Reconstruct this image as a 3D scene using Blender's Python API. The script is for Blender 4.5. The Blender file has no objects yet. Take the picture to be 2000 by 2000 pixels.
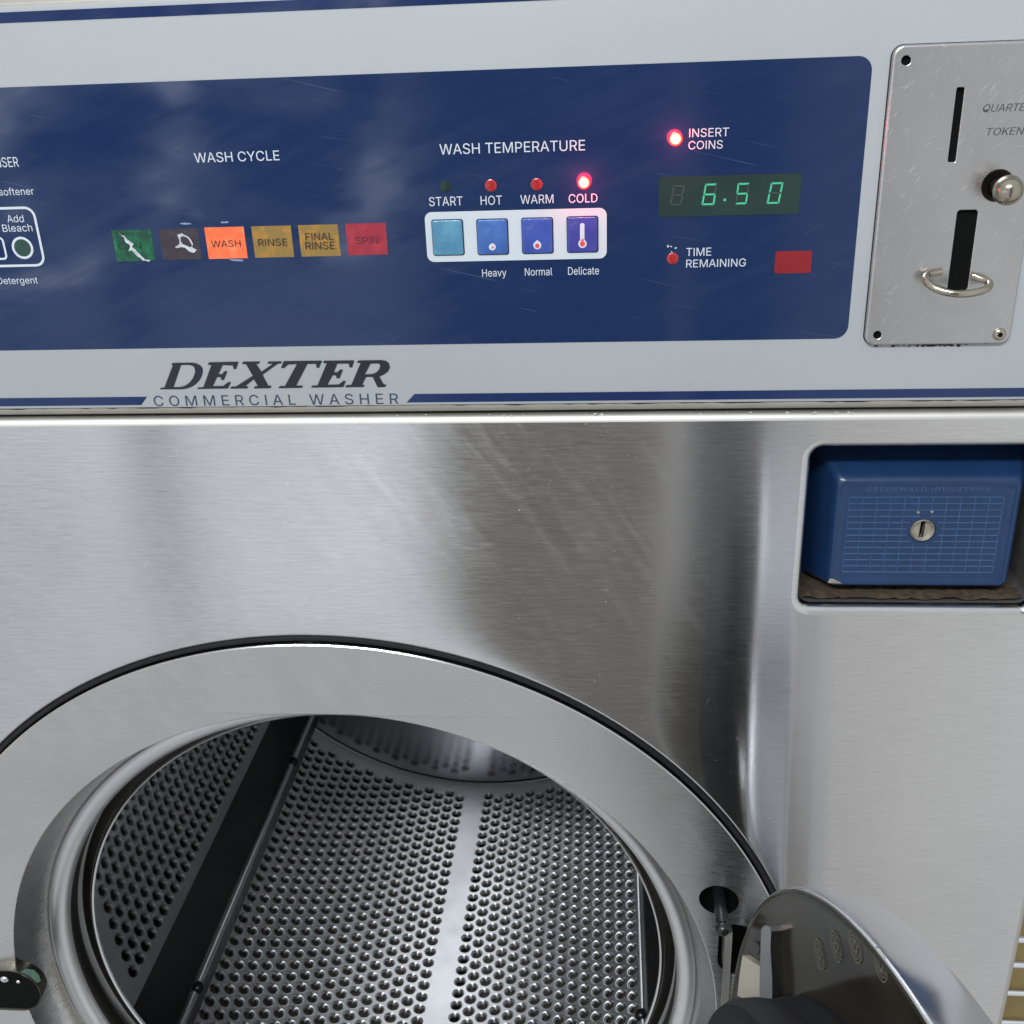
import bpy, bmesh, math, random
from mathutils import Vector, Matrix
from mathutils.geometry import tessellate_polygon
random.seed(7)
PI = math.pi
scene = bpy.context.scene
COL = scene.collection

# ------------------------------------------------------------------ camera
S, H = 0.46, 1.25                       # camera distance to the machine front, camera height
PITCH, YAW, ROLL, F = 0.425453, 0.0976774, -0.0408237, 2120.0 / 2000.0

def cam_rows():
    cx, sx = math.cos(PITCH), math.sin(PITCH)
    cy, sy = math.cos(YAW), math.sin(YAW)
    cr, sr = math.cos(ROLL), math.sin(ROLL)
    B = Matrix(((1, 0, 0), (0, 0, -1), (0, 1, 0)))
    Rz = Matrix(((cr, -sr, 0), (sr, cr, 0), (0, 0, 1)))
    Rp = Matrix(((1, 0, 0), (0, cx, -sx), (0, sx, cx)))
    Ry = Matrix(((cy, 0, sy), (0, 1, 0), (-sy, 0, cy)))
    return Rz @ Rp @ Ry @ B
CM = cam_rows()
cam = bpy.data.cameras.new('camera')
cam.sensor_width = 36.0
cam.lens = 36.0 * F
cam.clip_start, cam.clip_end = 0.01, 200.0
cam_o = bpy.data.objects.new('camera', cam)
COL.objects.link(cam_o)
r_, d_, f_ = CM[0], CM[1], CM[2]
cam_o.matrix_world = Matrix(((r_[0], -d_[0], -f_[0], 0.0), (r_[1], -d_[1], -f_[1], -S), (r_[2], -d_[2], -f_[2], H), (0, 0, 0, 1)))
scene.camera = cam_o

def P(x, y, d=0.0):
    """point of the plane Y = d (d metres behind the machine front) seen at photo position x, y (2000 px)"""
    v = CM.transposed() @ Vector(((x - 1000) / 2000 / F, (y - 1000) / 2000 / F, 1.0))
    k = (S + d) / v.y
    return Vector((v.x * k, d, H + v.z * k))

# ------------------------------------------------------------------ view + world + lamps
scene.view_settings.view_transform = 'Standard'
scene.view_settings.look = 'None'
scene.view_settings.exposure = 0.0
scene.view_settings.gamma = 1.0
scene.view_settings.use_curve_mapping = False
try:
    scene.cycles.use_denoising = True
    scene.cycles.max_bounces = 12
    scene.cycles.glossy_bounces = 8
    scene.cycles.sample_clamp_indirect = 6.0
except Exception:
    pass

class NT:
    """small node-tree writer"""
    def __init__(s, tree):
        s.t = tree
    def n(s, kind, **kw):
        nd = s.t.nodes.new(kind)
        ins = kw.pop('ins', {})
        for k, v in kw.items():
            setattr(nd, k, v)
        for k, v in ins.items():
            s.put(nd.inputs[k], v)
        return nd
    def put(s, sock, v):
        if hasattr(v, 'is_output') or isinstance(v, bpy.types.NodeSocket):
            s.t.links.new(v, sock)
        else:
            sock.default_value = v
    def math(s, op, a, b=None, c=None, clamp=False):
        nd = s.t.nodes.new('ShaderNodeMath'); nd.operation = op; nd.use_clamp = clamp
        for i, v in enumerate((a, b, c)):
            if v is not None:
                s.put(nd.inputs[i], v)
        return nd.outputs[0]
    def ramp(s, fac, stops, interp='LINEAR'):
        nd = s.t.nodes.new('ShaderNodeValToRGB')
        cr = nd.color_ramp; cr.interpolation = interp
        while len(cr.elements) < len(stops):
            cr.elements.new(0.5)
        for e, (p, c) in zip(cr.elements, stops):
            e.position = p
            e.color = c if len(c) == 4 else (*c, 1)
        s.put(nd.inputs[0], fac)
        return nd.outputs[0]
    def mix(s, fac, a, b, blend='MIX'):
        nd = s.t.nodes.new('ShaderNodeMix'); nd.data_type = 'RGBA'; nd.blend_type = blend
        s.put(nd.inputs[0], fac); s.put(nd.inputs[6], a); s.put(nd.inputs[7], b)
        return nd.outputs[2]
    def noise(s, vec, scale, detail=2.0, rough=0.5, dist=0.0):
        nd = s.t.nodes.new('ShaderNodeTexNoise')
        nd.inputs['Scale'].default_value = scale; nd.inputs['Detail'].default_value = detail
        nd.inputs['Roughness'].default_value = rough; nd.inputs['Distortion'].default_value = dist
        if vec is not None:
            s.put(nd.inputs['Vector'], vec)
        return nd.outputs[0]
    def mapping(s, vec, scale=(1, 1, 1), rot=(0, 0, 0), loc=(0, 0, 0)):
        nd = s.t.nodes.new('ShaderNodeMapping')
        s.put(nd.inputs['Vector'], vec)
        nd.inputs['Scale'].default_value = scale; nd.inputs['Rotation'].default_value = rot; nd.inputs['Location'].default_value = loc
        return nd.outputs[0]
    def coord(s, which='Object'):
        return s.t.nodes.new('ShaderNodeTexCoord').outputs[which]

# the laundrette around the machine, as light: bright windows left and right, the darker middle where
# the photographer stands, lamps overhead, a tan floor below
world = bpy.data.worlds.new('World'); scene.world = world; world.use_nodes = True
wt = NT(world.node_tree)
bg = world.node_tree.nodes['Background']
sep = wt.n('ShaderNodeSeparateXYZ', ins={0: wt.coord('Generated')})
X_, Y_, Z_ = sep.outputs
azi = wt.math('ARCTAN2', X_, wt.math('MULTIPLY', Y_, -1.0))          # 0 = straight in front of the machine, + = right
hz = wt.math('SQRT', wt.math('ADD', wt.math('MULTIPLY', X_, X_), wt.math('MULTIPLY', Y_, Y_)))
ele = wt.math('ARCTAN2', Z_, hz)
def azpos(deg):
    return (deg + 90.0) / 180.0
afac = wt.math('ADD', wt.math('DIVIDE', azi, PI), 0.5, clamp=True)
W_ = lambda v, t=(1.0, 1.0, 1.0): (v * t[0], v * t[1], v * t[2])
cool, warm, neut = (0.96, 1.0, 1.06), (1.05, 1.0, 0.93), (1, 1, 1)
BANDS = [(-90, .55, neut), (-45, .74, neut), (-34, .64, cool), (-31.3, .74, cool), (-30.2, .66, cool), (-28, .88, cool), (-26, .78, cool),
         (-25.2, .42, cool), (-24, .50, cool), (-23, .84, cool), (-14.4, .88, cool), (-11.2, .78, cool), (-9.6, .42, neut), (-8.3, .19, warm),
         (-5.6, .165, warm), (0.3, .18, warm), (3.1, .18, warm), (3.8, .70, neut), (4.5, .15, cool), (7, .14, cool), (8.2, .20, cool), (9.2, .44, neut),
         (11.7, .60, neut), (19.5, .70, neut), (40, .80, cool), (90, .55, neut)]
def azcol(stops):
    return wt.ramp(afac, [(azpos(a), W_(v, t)) for a, v, t in stops])
bands = azcol(BANDS)
nz = wt.noise(wt.mapping(wt.coord('Generated'), (1, 1, 1)), 7.0, 3.0, 0.6)
bands = wt.mix(1.0, bands, wt.ramp(nz, [(0.3, W_(0.86)), (0.7, W_(1.12))]), 'MULTIPLY')
# bright and dark noise patches, added for the reflections in the blue film
nz2 = wt.noise(wt.mapping(wt.coord('Generated'), (1, 1, 1.6), loc=(0.3, 0.1, 0.7)), 9.0, 4.0, 0.6, 0.6)
msk = wt.math('MULTIPLY', wt.math('LESS_THAN', wt.math('ABSOLUTE', wt.math('ADD', ele, 0.02)), 0.17), wt.math('LESS_THAN', azi, -0.18))
bands = wt.mix(wt.math('MULTIPLY', msk, 0.85), bands, wt.mix(1.0, bands, wt.ramp(nz2, [(0.42, W_(0.12)), (0.47, W_(0.6)), (0.53, W_(1.2)), (0.575, W_(3.6))]), 'MULTIPLY'))
efac = wt.math('ADD', wt.math('DIVIDE', ele, PI), 0.5, clamp=True)
up = wt.ramp(efac, [(0.0, W_(0.60)), (0.2, W_(0.80)), (0.38, W_(0.97)), (0.5, W_(1.0)), (0.62, W_(1.0)), (0.75, W_(0.9, cool)), (1.0, W_(0.8, cool))])
envc = wt.mix(1.0, bands, up, 'MULTIPLY')
ceil_ = wt.ramp(efac, [(0.66, W_(0.0)), (0.74, W_(1.0))])
envc = wt.mix(ceil_, envc, W_(0.78, cool) + (1,))
back = wt.ramp(wt.math('ADD', wt.math('MULTIPLY', Y_, 0.5), 0.5), [(0.5, W_(0.0)), (0.56, W_(1.0))])
envc = wt.mix(back, envc, W_(0.30) + (1,))
wt.put(bg.inputs['Color'], envc)
bg.inputs['Strength'].default_value = 1.0

def area_lamp(name, loc, target, sx, sy, power, col, rot=0.0):
    L = bpy.data.lights.new(name, 'AREA'); L.shape = 'RECTANGLE'; L.size = sx; L.size_y = sy; L.energy = power; L.color = col
    o = bpy.data.objects.new(name, L); COL.objects.link(o)
    o.location = loc
    o.rotation_euler = (Vector(target) - Vector(loc)).to_track_quat('-Z', 'Y').to_euler()
    return o
# one fluorescent ceiling fitting in front of and above the machine
area_lamp('ceiling_lamp', (-0.50, -1.78, 2.62), (-0.15, 0.3, 0.55), 1.2, 0.12, 56.0, (0.93, 0.97, 1.0))

# ------------------------------------------------------------------ materials
MAT = {}
def material(name):
    m = bpy.data.materials.new(name); m.use_nodes = True
    t = NT(m.node_tree)
    b = m.node_tree.nodes['Principled BSDF']
    MAT[name] = m
    return m, t, b

def lin(r, g, b):
    f = lambda c: (c / 255 / 12.92) if c / 255 <= 0.04045 else ((c / 255 + 0.055) / 1.055) ** 2.4
    return (f(r), f(g), f(b), 1.0)

def plain(name, col, rough=0.5, metal=0.0, coat=0.0, var=0.06, scale=60.0, bump=0.0, emit=None, es=0.0, spec=0.5):
    m, t, b = material(name)
    c = t.coord()
    nz = t.noise(c, scale, 4.0, 0.6)
    lo = tuple(max(0, v * (1 - var)) for v in col[:3]); hi = tuple(v * (1 + var) for v in col[:3])
    t.put(b.inputs['Base Color'], t.ramp(nz, [(0.3, lo), (0.7, hi)]))
    r = t.math('MULTIPLY_ADD', t.noise(c, scale * 3.1, 3.0), 0.2 * rough, rough * 0.9)
    t.put(b.inputs['Roughness'], r)
    b.inputs['Metallic'].default_value = metal
    b.inputs['Coat Weight'].default_value = coat
    b.inputs['Coat Roughness'].default_value = 0.08
    b.inputs['Specular IOR Level'].default_value = spec
    if bump:
        bp = t.n('ShaderNodeBump', ins={'Strength': 0.3, 'Distance': bump, 'Height': t.noise(c, scale * 4, 4.0)})
        t.put(b.inputs['Normal'], bp.outputs[0])
    if emit:
        b.inputs['Emission Color'].default_value = emit; b.inputs['Emission Strength'].default_value = es
    return m

def streaks(t, c, specs):
    """sparse fine scratches: stretched noise at several angles about Y, thresholded; returns 0..1"""
    out = None
    for ang, along, across, thr, loc in specs:
        v = t.mapping(t.mapping(c, (1, 0.001, 1), (0, math.radians(ang), 0), (loc, 0, loc * 1.7)), (along, 1, across))
        nz = t.noise(v, 1.0, 2.0, 0.55, 0.06)
        k = t.ramp(nz, [(thr, (0, 0, 0)), (thr + 0.05, (1, 1, 1))])
        nd = t.n('ShaderNodeRGBToBW', ins={0: k}).outputs[0]
        out = nd if out is None else t.math('MAXIMUM', out, nd)
    return out

def steel(name, col, rough, aniso=0.0, brush=0.0, scr=None, tangent=(0, 0, 1), mott=0.08, brush_scale=(130, 1, 2600), scr_col=0.25, scr_rough=0.35, smear=0.0):
    m, t, b = material(name)
    c = t.coord()
    big = t.noise(c, 9.0, 4.0, 0.6)
    cc = t.ramp(big, [(0.3, tuple(v * (1 - mott) for v in col)), (0.7, tuple(v * (1 + mott * 0.5) for v in col))])
    r = t.math('MULTIPLY_ADD', t.noise(c, 23.0, 4.0, 0.65), rough * 0.35, rough * 0.82)
    nrm = None
    if brush:
        v = t.mapping(c, brush_scale)
        b1 = t.noise(v, 1.0, 3.0, 0.6)
        b2 = t.noise(t.mapping(c, (brush_scale[0] * 0.3, 1, brush_scale[2] * 0.35), loc=(3, 0, 8)), 1.0, 3.0, 0.6)
        bb = t.math('ADD', t.math('MULTIPLY', b1, 0.6), t.math('MULTIPLY', b2, 0.4))
        cc = t.mix(brush, cc, t.ramp(bb, [(0.36, W_(0.55)), (0.5, W_(1.0)), (0.66, W_(1.35))]), 'MULTIPLY')
        r = t.math('ADD', r, t.math('MULTIPLY', t.math('SUBTRACT', bb, 0.5), rough * 1.2))
        nrm = t.n('ShaderNodeBump', ins={'Strength': 0.12 * brush, 'Distance': 0.0002, 'Height': bb}).outputs[0]
    if smear:
        s1 = t.noise(t.mapping(t.mapping(c, (1, 0.001, 1), (0, math.radians(-55), 0), (-0.03, 0, -0.045)), (10, 1, 70)), 1.0, 5.0, 0.65, 0.8)
        s2 = t.noise(t.mapping(c, loc=(-0.05, 0, 0)), 7.0, 2.0)
        sv = t.n('ShaderNodeRGBToBW', ins={0: t.ramp(t.math('MULTIPLY', s1, s2), [(0.27, W_(0)), (0.42, W_(1))])}).outputs[0]
        r = t.math('ADD', r, t.math('MULTIPLY', sv, smear))
        cc = t.mix(t.math('MULTIPLY', sv, 0.10), cc, (0.80, 0.80, 0.80, 1))
        dk = t.n('ShaderNodeRGBToBW', ins={0: t.ramp(t.noise(t.mapping(c, (1, 0.001, 1), loc=(2, 0, 5)), 520.0, 2.0, 0.6), [(0.735, W_(0)), (0.765, W_(1))])}).outputs[0]
        dk = t.math('MULTIPLY', dk, t.math('MULTIPLY', s2, 1.1))
        cc = t.mix(t.math('MULTIPLY', dk, 0.5), cc, (0.9, 0.9, 0.88, 1)); r = t.math('ADD', r, t.math('MULTIPLY', dk, 0.4))
    if scr:
        k = streaks(t, c, scr)
        cc = t.mix(t.math('MULTIPLY', k, scr_col), cc, (0.95, 0.95, 0.96, 1))
        r = t.math('ADD', r, t.math('MULTIPLY', k, scr_rough), clamp=True)
    t.put(b.inputs['Base Color'], cc)
    t.put(b.inputs['Roughness'], r)
    b.inputs['Metallic'].default_value = 1.0
    if aniso:
        b.inputs['Anisotropic'].default_value = aniso
        cx = t.n('ShaderNodeCombineXYZ', ins={0: tangent[0], 1: tangent[1], 2: tangent[2]})
        t.put(b.inputs['Tangent'], cx.outputs[0])
    if nrm is not None:
        t.put(b.inputs['Normal'], nrm)
    return m

STEEL = (0.64, 0.64, 0.64)
steel('brushed_steel', STEEL, 0.155, 1.0, 0.20, scr=[(62, 45, 2400, 0.755, 1.0), (-48, 50, 2600, 0.765, 5.0), (20, 40, 2600, 0.775, 9.0)], mott=0.05, smear=0.05)
steel('satin_steel', (0.56, 0.56, 0.55), 0.27, 0.7, 0.08, scr=[(15, 60, 1500, 0.74, 2.0), (-50, 70, 2400, 0.76, 6.0)], mott=0.10, scr_col=0.12, smear=0.06)
steel('bright_steel', (0.66, 0.67, 0.68), 0.22, mott=0.05)
steel('lip_steel', (0.70, 0.71, 0.72), 0.42, mott=0.04)
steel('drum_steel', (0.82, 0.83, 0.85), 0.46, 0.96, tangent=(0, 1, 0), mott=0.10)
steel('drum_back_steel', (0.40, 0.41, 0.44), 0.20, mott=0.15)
steel('lifter_shaded_steel', (0.22, 0.222, 0.23), 0.36, 0.9, tangent=(0, 1, 0), mott=0.2)  # shade on the lifter flanks put into a darker steel colour
steel('dark_steel', (0.17, 0.165, 0.15), 0.34, mott=0.35)
steel('door_back', (0.75, 0.75, 0.76), 0.4)
steel('chrome', (0.80, 0.82, 0.86), 0.20, mott=0.03, scr=[(40, 30, 900, 0.74, 1.0)], scr_col=0.15, scr_rough=0.1)
steel('nickel', (0.44, 0.40, 0.32), 0.16, mott=0.3)
steel('plate_steel', (0.53, 0.53, 0.535), 0.28, 0.3, 0.0, scr=[(58, 120, 2600, 0.665, 1.0), (40, 100, 2800, 0.67, 4.0), (-35, 110, 2700, 0.685, 7.0), (8, 90, 2600, 0.69, 11.0), (-70, 130, 2700, 0.70, 15.0), (28, 25, 2300, 0.74, 19.0)], tangent=(0, 0, 1), mott=0.16, brush_scale=(60, 1, 900), scr_col=0.45, scr_rough=0.22)
steel('edge_steel', (0.60, 0.59, 0.56), 0.55, mott=0.12)
plain('engraving', lin(88, 86, 84), 0.5, 0.6, var=0.2, scale=500)

# white painted / printed panel
m, t, b = material('white_film')
c = t.coord()
w1 = t.noise(c, 6.0, 4.0, 0.6)
w2 = t.noise(t.mapping(c, (40, 1, 400)), 1.0, 3.0)
cc = t.ramp(w1, [(0.3, (0.325, 0.342, 0.354)), (0.7, (0.348, 0.367, 0.381))])
spk = t.ramp(t.noise(c, 420.0, 3.0, 0.6), [(0.765, (0, 0, 0)), (0.80, (1, 1, 1))])
cc = t.mix(t.n('ShaderNodeRGBToBW', ins={0: spk}).outputs[0], cc, (0.42, 0.42, 0.40, 1))
t.put(b.inputs['Base Color'], cc)
t.put(b.inputs['Roughness'], t.math('MULTIPLY_ADD', w2, 0.12, 0.30))
b.inputs['Specular IOR Level'].default_value = 0.35

# glossy blue film with wipe marks and scratches
def film(name, base, smear=1.0):
    m, t, b = material(name)
    c = t.coord()
    sm1 = t.noise(t.mapping(t.mapping(c, (1, 0.001, 1), (0, math.radians(-12), 0)), (7, 1, 38)), 1.0, 5.0, 0.62, 0.7)
    sm2 = t.noise(t.mapping(t.mapping(c, (1, 0.001, 1), (0, math.radians(22), 0)), (9, 1, 120)), 1.0, 4.0, 0.6, 0.3)
    sm = t.math('MULTIPLY', t.math('MULTIPLY', sm1, sm2), 1.0)
    hz_ = t.ramp(sm, [(0.20, W_(0)), (0.44, W_(1))])
    hzv = t.n('ShaderNodeRGBToBW', ins={0: hz_}).outputs[0]
    k = streaks(t, c, [(38, 30, 2600, 0.735, 1.0), (-14, 14, 2200, 0.715, 4.0), (-9, 9, 1500, 0.72, 21.0), (64, 50, 2400, 0.76, 8.0), (-60, 50, 2500, 0.77, 14.0)])
    cc = t.mix(t.math('MULTIPLY', hzv, 0.022 * smear), base, (0.30, 0.36, 0.50, 1))
    cc = t.mix(t.math('MULTIPLY', k, 0.20 * smear), cc, (0.45, 0.50, 0.62, 1))
    t.put(b.inputs['Base Color'], cc)
    t.put(b.inputs['Roughness'], t.math('ADD', t.math('MULTIPLY_ADD', hzv, 0.12, 0.045), t.math('MULTIPLY', k, 0.2)))
    b.inputs['Specular IOR Level'].default_value = 0.40
    return m
film('blue_film', (0.0078, 0.0225, 0.075, 1))
film('stripe_blue', (0.010, 0.024, 0.085, 1), 0.7)

plain('white_print', lin(190, 197, 206), 0.4, var=0.03)
plain('navy_print', lin(24, 28, 38), 0.35, var=0.1)
plain('teal_print', lin(45, 78, 92), 0.4, var=0.05)
plain('slate_print', lin(35, 55, 75), 0.4, var=0.05)
plain('tile_text', lin(52, 42, 36), 0.4, var=0.05)
plain('tile_text_faint', lin(14, 58, 45), 0.4, var=0.05)
plain('spin_text', lin(88, 36, 46), 0.4, var=0.05)
plain('button_white', lin(186, 194, 200), 0.4, var=0.02)
plain('panel_frame', lin(150, 146, 136), 0.38, var=0.08, scale=90)
plain('dirt_gap_shade', lin(30, 27, 23), 0.9, var=0.5, scale=300)  # real dirt, also the shade of gaps painted as a dark colour
plain('black_rubber', (0.010, 0.010, 0.012, 1), 0.55, spec=0.25, var=0.3, scale=200, bump=0.0003)
plain('black_plastic', (0.008, 0.008, 0.009, 1), 0.3, var=0.2)
plain('cavity_shade', (0.003, 0.003, 0.003, 1), 0.8, var=0.1, spec=0.1)  # black colour stands in for the shade inside holes and slots
plain('hole_green', lin(28, 62, 52), 0.45, var=0.2, scale=300)
plain('blue_paint', (0.0080, 0.029, 0.085, 1), 0.30, coat=0.10, var=0.10, scale=40, spec=0.4)
plain('blue_highlight', (0.030, 0.075, 0.17, 1), 0.28, coat=0.3, var=0.25, scale=400)  # lighter blue: glints on grid ridges and letters put into the colour
plain('bare_metal', lin(150, 145, 132), 0.5, 0.5, var=0.3, scale=300)
plain('flake_white', lin(176, 182, 186), 0.6, var=0.25, scale=600)
plain('flake_blue', lin(120, 138, 170), 0.5, var=0.15, scale=600)
plain('patch_brown', lin(38, 36, 38), 0.6, var=0.1)
steel('pocket_rim', (0.14, 0.13, 0.11), 0.3, mott=0.4)
plain('pocket_dark', lin(24, 22, 18), 0.35, var=0.5, scale=300)
steel('tub_dark', (0.22, 0.20, 0.16), 0.35, mott=0.3)
plain('dirt', lin(70, 58, 44), 0.95, var=0.55, scale=260, bump=0.002)
plain('cavity_grey', lin(84, 82, 80), 0.55, 0.2, var=0.2, scale=150)
plain('white_block', lin(190, 184, 168), 0.5, var=0.05)
plain('rust', lin(150, 95, 30), 0.8, var=0.5, scale=1500)
plain('verdigris', lin(66, 92, 80), 0.8, var=0.45, scale=500)
plain('tan_board', lin(140, 122, 78), 0.6, var=0.12, scale=25)
plain('tan_floor', lin(150, 132, 96), 0.5, var=0.1, scale=12)
plain('lint', lin(205, 200, 188), 0.9, var=0.1)
plain('display_glass', lin(34, 52, 50), 0.18, var=0.15, scale=30)
plain('window_red', lin(128, 26, 34), 0.25, var=0.12, scale=90)
plain('lamp_off_red', lin(150, 28, 32), 0.25, coat=0.5, var=0.15, scale=300)
plain('lamp_off_green', lin(16, 42, 38), 0.3, coat=0.3, var=0.2, scale=300)
plain('lamp_core', (1, 0.5, 0.3, 1), 0.3, emit=(1.0, 0.74, 0.34, 1), es=1.9)
plain('lamp_rim', (0.6, 0.02, 0.04, 1), 0.3, emit=(1.0, 0.03, 0.05, 1), es=1.1)
plain('lamp_mid', (0.8, 0.1, 0.05, 1), 0.3, emit=(1.0, 0.24, 0.10, 1), es=1.7)
plain('segment_lit', (0.03, 0.2, 0.12, 1), 0.3, emit=lin(80, 225, 165), es=0.45)
plain('segment_off', lin(54, 68, 66), 0.3, var=0.05)
plain('icon_red', lin(205, 70, 66), 0.4, var=0.1, scale=500)
def tile(name, col, blotch, es=0.0, lo=0.45):
    m, t, b = material(name)
    c = t.coord()
    n1 = t.noise(c, 190.0, 3.0, 0.6)
    t.put(b.inputs['Base Color'], t.ramp(n1, [(lo, col), (lo + 0.25, blotch)]))
    b.inputs['Roughness'].default_value = 0.3
    if es:
        t.put(b.inputs['Emission Color'], t.ramp(n1, [(0.35, (1.0, 0.13, 0.035)), (0.75, (1.0, 0.26, 0.12))]))
        b.inputs['Emission Strength'].default_value = es
tile('tile_green', lin(14, 62, 48), lin(10, 108, 64))
tile('tile_brown', lin(50, 42, 50), lin(62, 54, 60))
tile('tile_orange', lin(225, 95, 55), lin(235, 120, 80), 0.18)
tile('tile_amber', lin(132, 106, 54), lin(180, 126, 40), lo=0.5)
tile('tile_red', lin(140, 38, 54), lin(160, 48, 62))
def button_mat(name, a, b_):
    m, t, b = material(name)
    c = t.coord()
    n1 = t.noise(c, 120.0, 4.0, 0.6)
    t.put(b.inputs['Base Color'], t.ramp(n1, [(0.35, a), (0.7, b_)]))
    t.put(b.inputs['Roughness'], t.math('MULTIPLY_ADD', t.noise(c, 400.0), 0.2, 0.22))
    b.inputs['Coat Weight'].default_value = 0.4
button_mat('button_teal', lin(64, 118, 150), lin(88, 142, 166))
button_mat('button_blue', lin(46, 84, 150), lin(64, 104, 168))
button_mat('button_indigo', lin(46, 68, 148), lin(58, 82, 160))
button_mat('button_glow_tint', lin(50, 52, 132), lin(62, 64, 146))  # red glow of the COLD lamp put into the button's blue
m, t, b = material('smoked_glass')
c = t.coord()
t.put(b.inputs['Base Color'], t.ramp(t.noise(c, 14.0, 4.0, 0.6), [(0.35, (0.014, 0.0125, 0.007)), (0.7, (0.040, 0.034, 0.020))]))
t.put(b.inputs['Roughness'], t.math('MULTIPLY_ADD', t.noise(c, 30.0, 4.0), 0.16, 0.06))
b.inputs['Specular IOR Level'].default_value = 0.4
plain('stamp_grey', lin(112, 108, 86), 0.5, var=0.3, scale=600)

# ------------------------------------------------------------------ mesh helpers
class MB:
    def __init__(s):
        s.v, s.f, s.n = [], [], []
    def add(s, vs, fs, ns=None):
        o = len(s.v)
        s.v += [tuple(v) for v in vs]
        s.f += [tuple(i + o for i in f) for f in fs]
        if ns:
            s.n += [tuple(n) for n in ns]
    def loft(s, loops, closed=True, cap0=False, cap1=False):
        n = len(loops[0]); vs = [p for L in loops for p in L]; fs = []
        for i in range(len(loops) - 1):
            for j in range(n if closed else n - 1):
                k = (j + 1) % n
                fs.append((i * n + j, i * n + k, (i + 1) * n + k, (i + 1) * n + j))
        if cap0: fs.append(tuple(range(n))[::-1])
        if cap1: fs.append(tuple((len(loops) - 1) * n + j for j in range(n)))
        s.add(vs, fs)
    def fill(s, loops):
        """flat region inside the first loop less the others"""
        t = tessellate_polygon([[Vector(p) for p in L] for L in loops])
        s.add([p for L in loops for p in L], t)
    def sphere(s, c, r, sc=(1, 1, 1), nu=32, nv=16):
        vs = [(c[0] + r * sc[0] * math.sin(PI * j / nv) * math.cos(2 * PI * i / nu), c[1] + r * sc[1] * math.cos(PI * j / nv), c[2] + r * sc[2] * math.sin(PI * j / nv) * math.sin(2 * PI * i / nu)) for j in range(nv + 1) for i in range(nu)]
        s.add(vs, [(j * nu + i, j * nu + (i + 1) % nu, (j + 1) * nu + (i + 1) % nu, (j + 1) * nu + i) for j in range(nv) for i in range(nu)])
    def tube(s, pts, r, n=12, closed=False, caps=True):
        pts = [Vector(p) for p in pts]; m = len(pts); loops = []; up = Vector((0, 0, 1))
        for i, p in enumerate(pts):
            a = pts[(i - 1) % m] if (closed or i) else p
            b = pts[(i + 1) % m] if (closed or i < m - 1) else p
            d = (b - a).normalized()
            if abs(d.dot(up)) > 0.95: up = Vector((1, 0, 0))
            x = d.cross(up).normalized(); y = x.cross(d)
            rr = r[i] if isinstance(r, (list, tuple)) else r
            loops.append([p + rr * (math.cos(2 * PI * k / n) * x + math.sin(2 * PI * k / n) * y) for k in range(n)])
        if closed: loops.append(loops[0])
        s.loft(loops, True, caps and not closed, caps and not closed)
    def build(s, name, mat, parent=None, angle=35.0, clean=True):
        me = bpy.data.meshes.new(name)
        me.from_pydata(s.v, [], s.f)
        me.validate()
        if s.n:
            me.polygons.foreach_set('use_smooth', [True] * len(me.polygons))
            me.normals_split_custom_set_from_vertices(s.n)
        else:
            if clean:
                bm = bmesh.new(); bm.from_mesh(me)
                bmesh.ops.remove_doubles(bm, verts=bm.verts, dist=1e-6)
                bmesh.ops.recalc_face_normals(bm, faces=bm.faces)
                bm.to_mesh(me); bm.free()
            me.polygons.foreach_set('use_smooth', [True] * len(me.polygons))
            me.set_sharp_from_angle(angle=math.radians(angle))
        me.materials.append(MAT[mat])
        o = bpy.data.objects.new(name, me); COL.objects.link(o)
        if parent is not None:
            o.parent = parent
            o.matrix_parent_inverse = world_matrix(parent).inverted()
        return o

def world_matrix(o):
    m = Matrix.LocRotScale(o.location, o.rotation_euler, o.scale)
    if o.parent is not None:
        m = world_matrix(o.parent) @ o.matrix_parent_inverse @ m
    return m

def empty(name, loc, parent=None):
    o = bpy.data.objects.new(name, None); o.location = loc; o.empty_display_size = 0.05
    COL.objects.link(o)
    if parent is not None:
        o.parent = parent; o.matrix_parent_inverse = world_matrix(parent).inverted()
    return o

def rrect(x0, x1, z0, z1, r, y=0.0, inset=0.0, n=7):
    x0, x1, z0, z1 = x0 + inset, x1 - inset, z0 + inset, z1 - inset
    r = max(r - inset, 1e-5)
    pts = []
    for cx, cz, a0 in ((x1 - r, z1 - r, 0), (x0 + r, z1 - r, 90), (x0 + r, z0 + r, 180), (x1 - r, z0 + r, 270)):
        for k in range(n + 1):
            a = math.radians(a0 + 90 * k / n)
            pts.append((cx + r * math.cos(a), y, cz + r * math.sin(a)))
    return pts

def disc(cx, cz, r, y=0.0, n=48):
    return [(cx + r * math.cos(2 * PI * k / n), y, cz + r * math.sin(2 * PI * k / n)) for k in range(n)]

def plate(name, x0, x1, z0, z1, r, y0, th, bev, mat, parent, nb=4):
    """rounded slab whose front face stands th proud of the plane y0 (towards the viewer), with a rounded front edge"""
    m = MB(); loops = [rrect(x0, x1, z0, z1, r, y0)]
    for k in range(nb + 1):
        a = PI / 2 * k / nb
        loops.append(rrect(x0, x1, z0, z1, r, y0 - th + bev * (1 - math.sin(a)), bev * (1 - math.cos(a))))
    m.loft(loops, True, True, True)
    return m.build(name, mat, parent, 50)

def flat(name, loops, mat, parent):
    m = MB(); m.fill(loops)
    return m.build(name, mat, parent)

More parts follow.
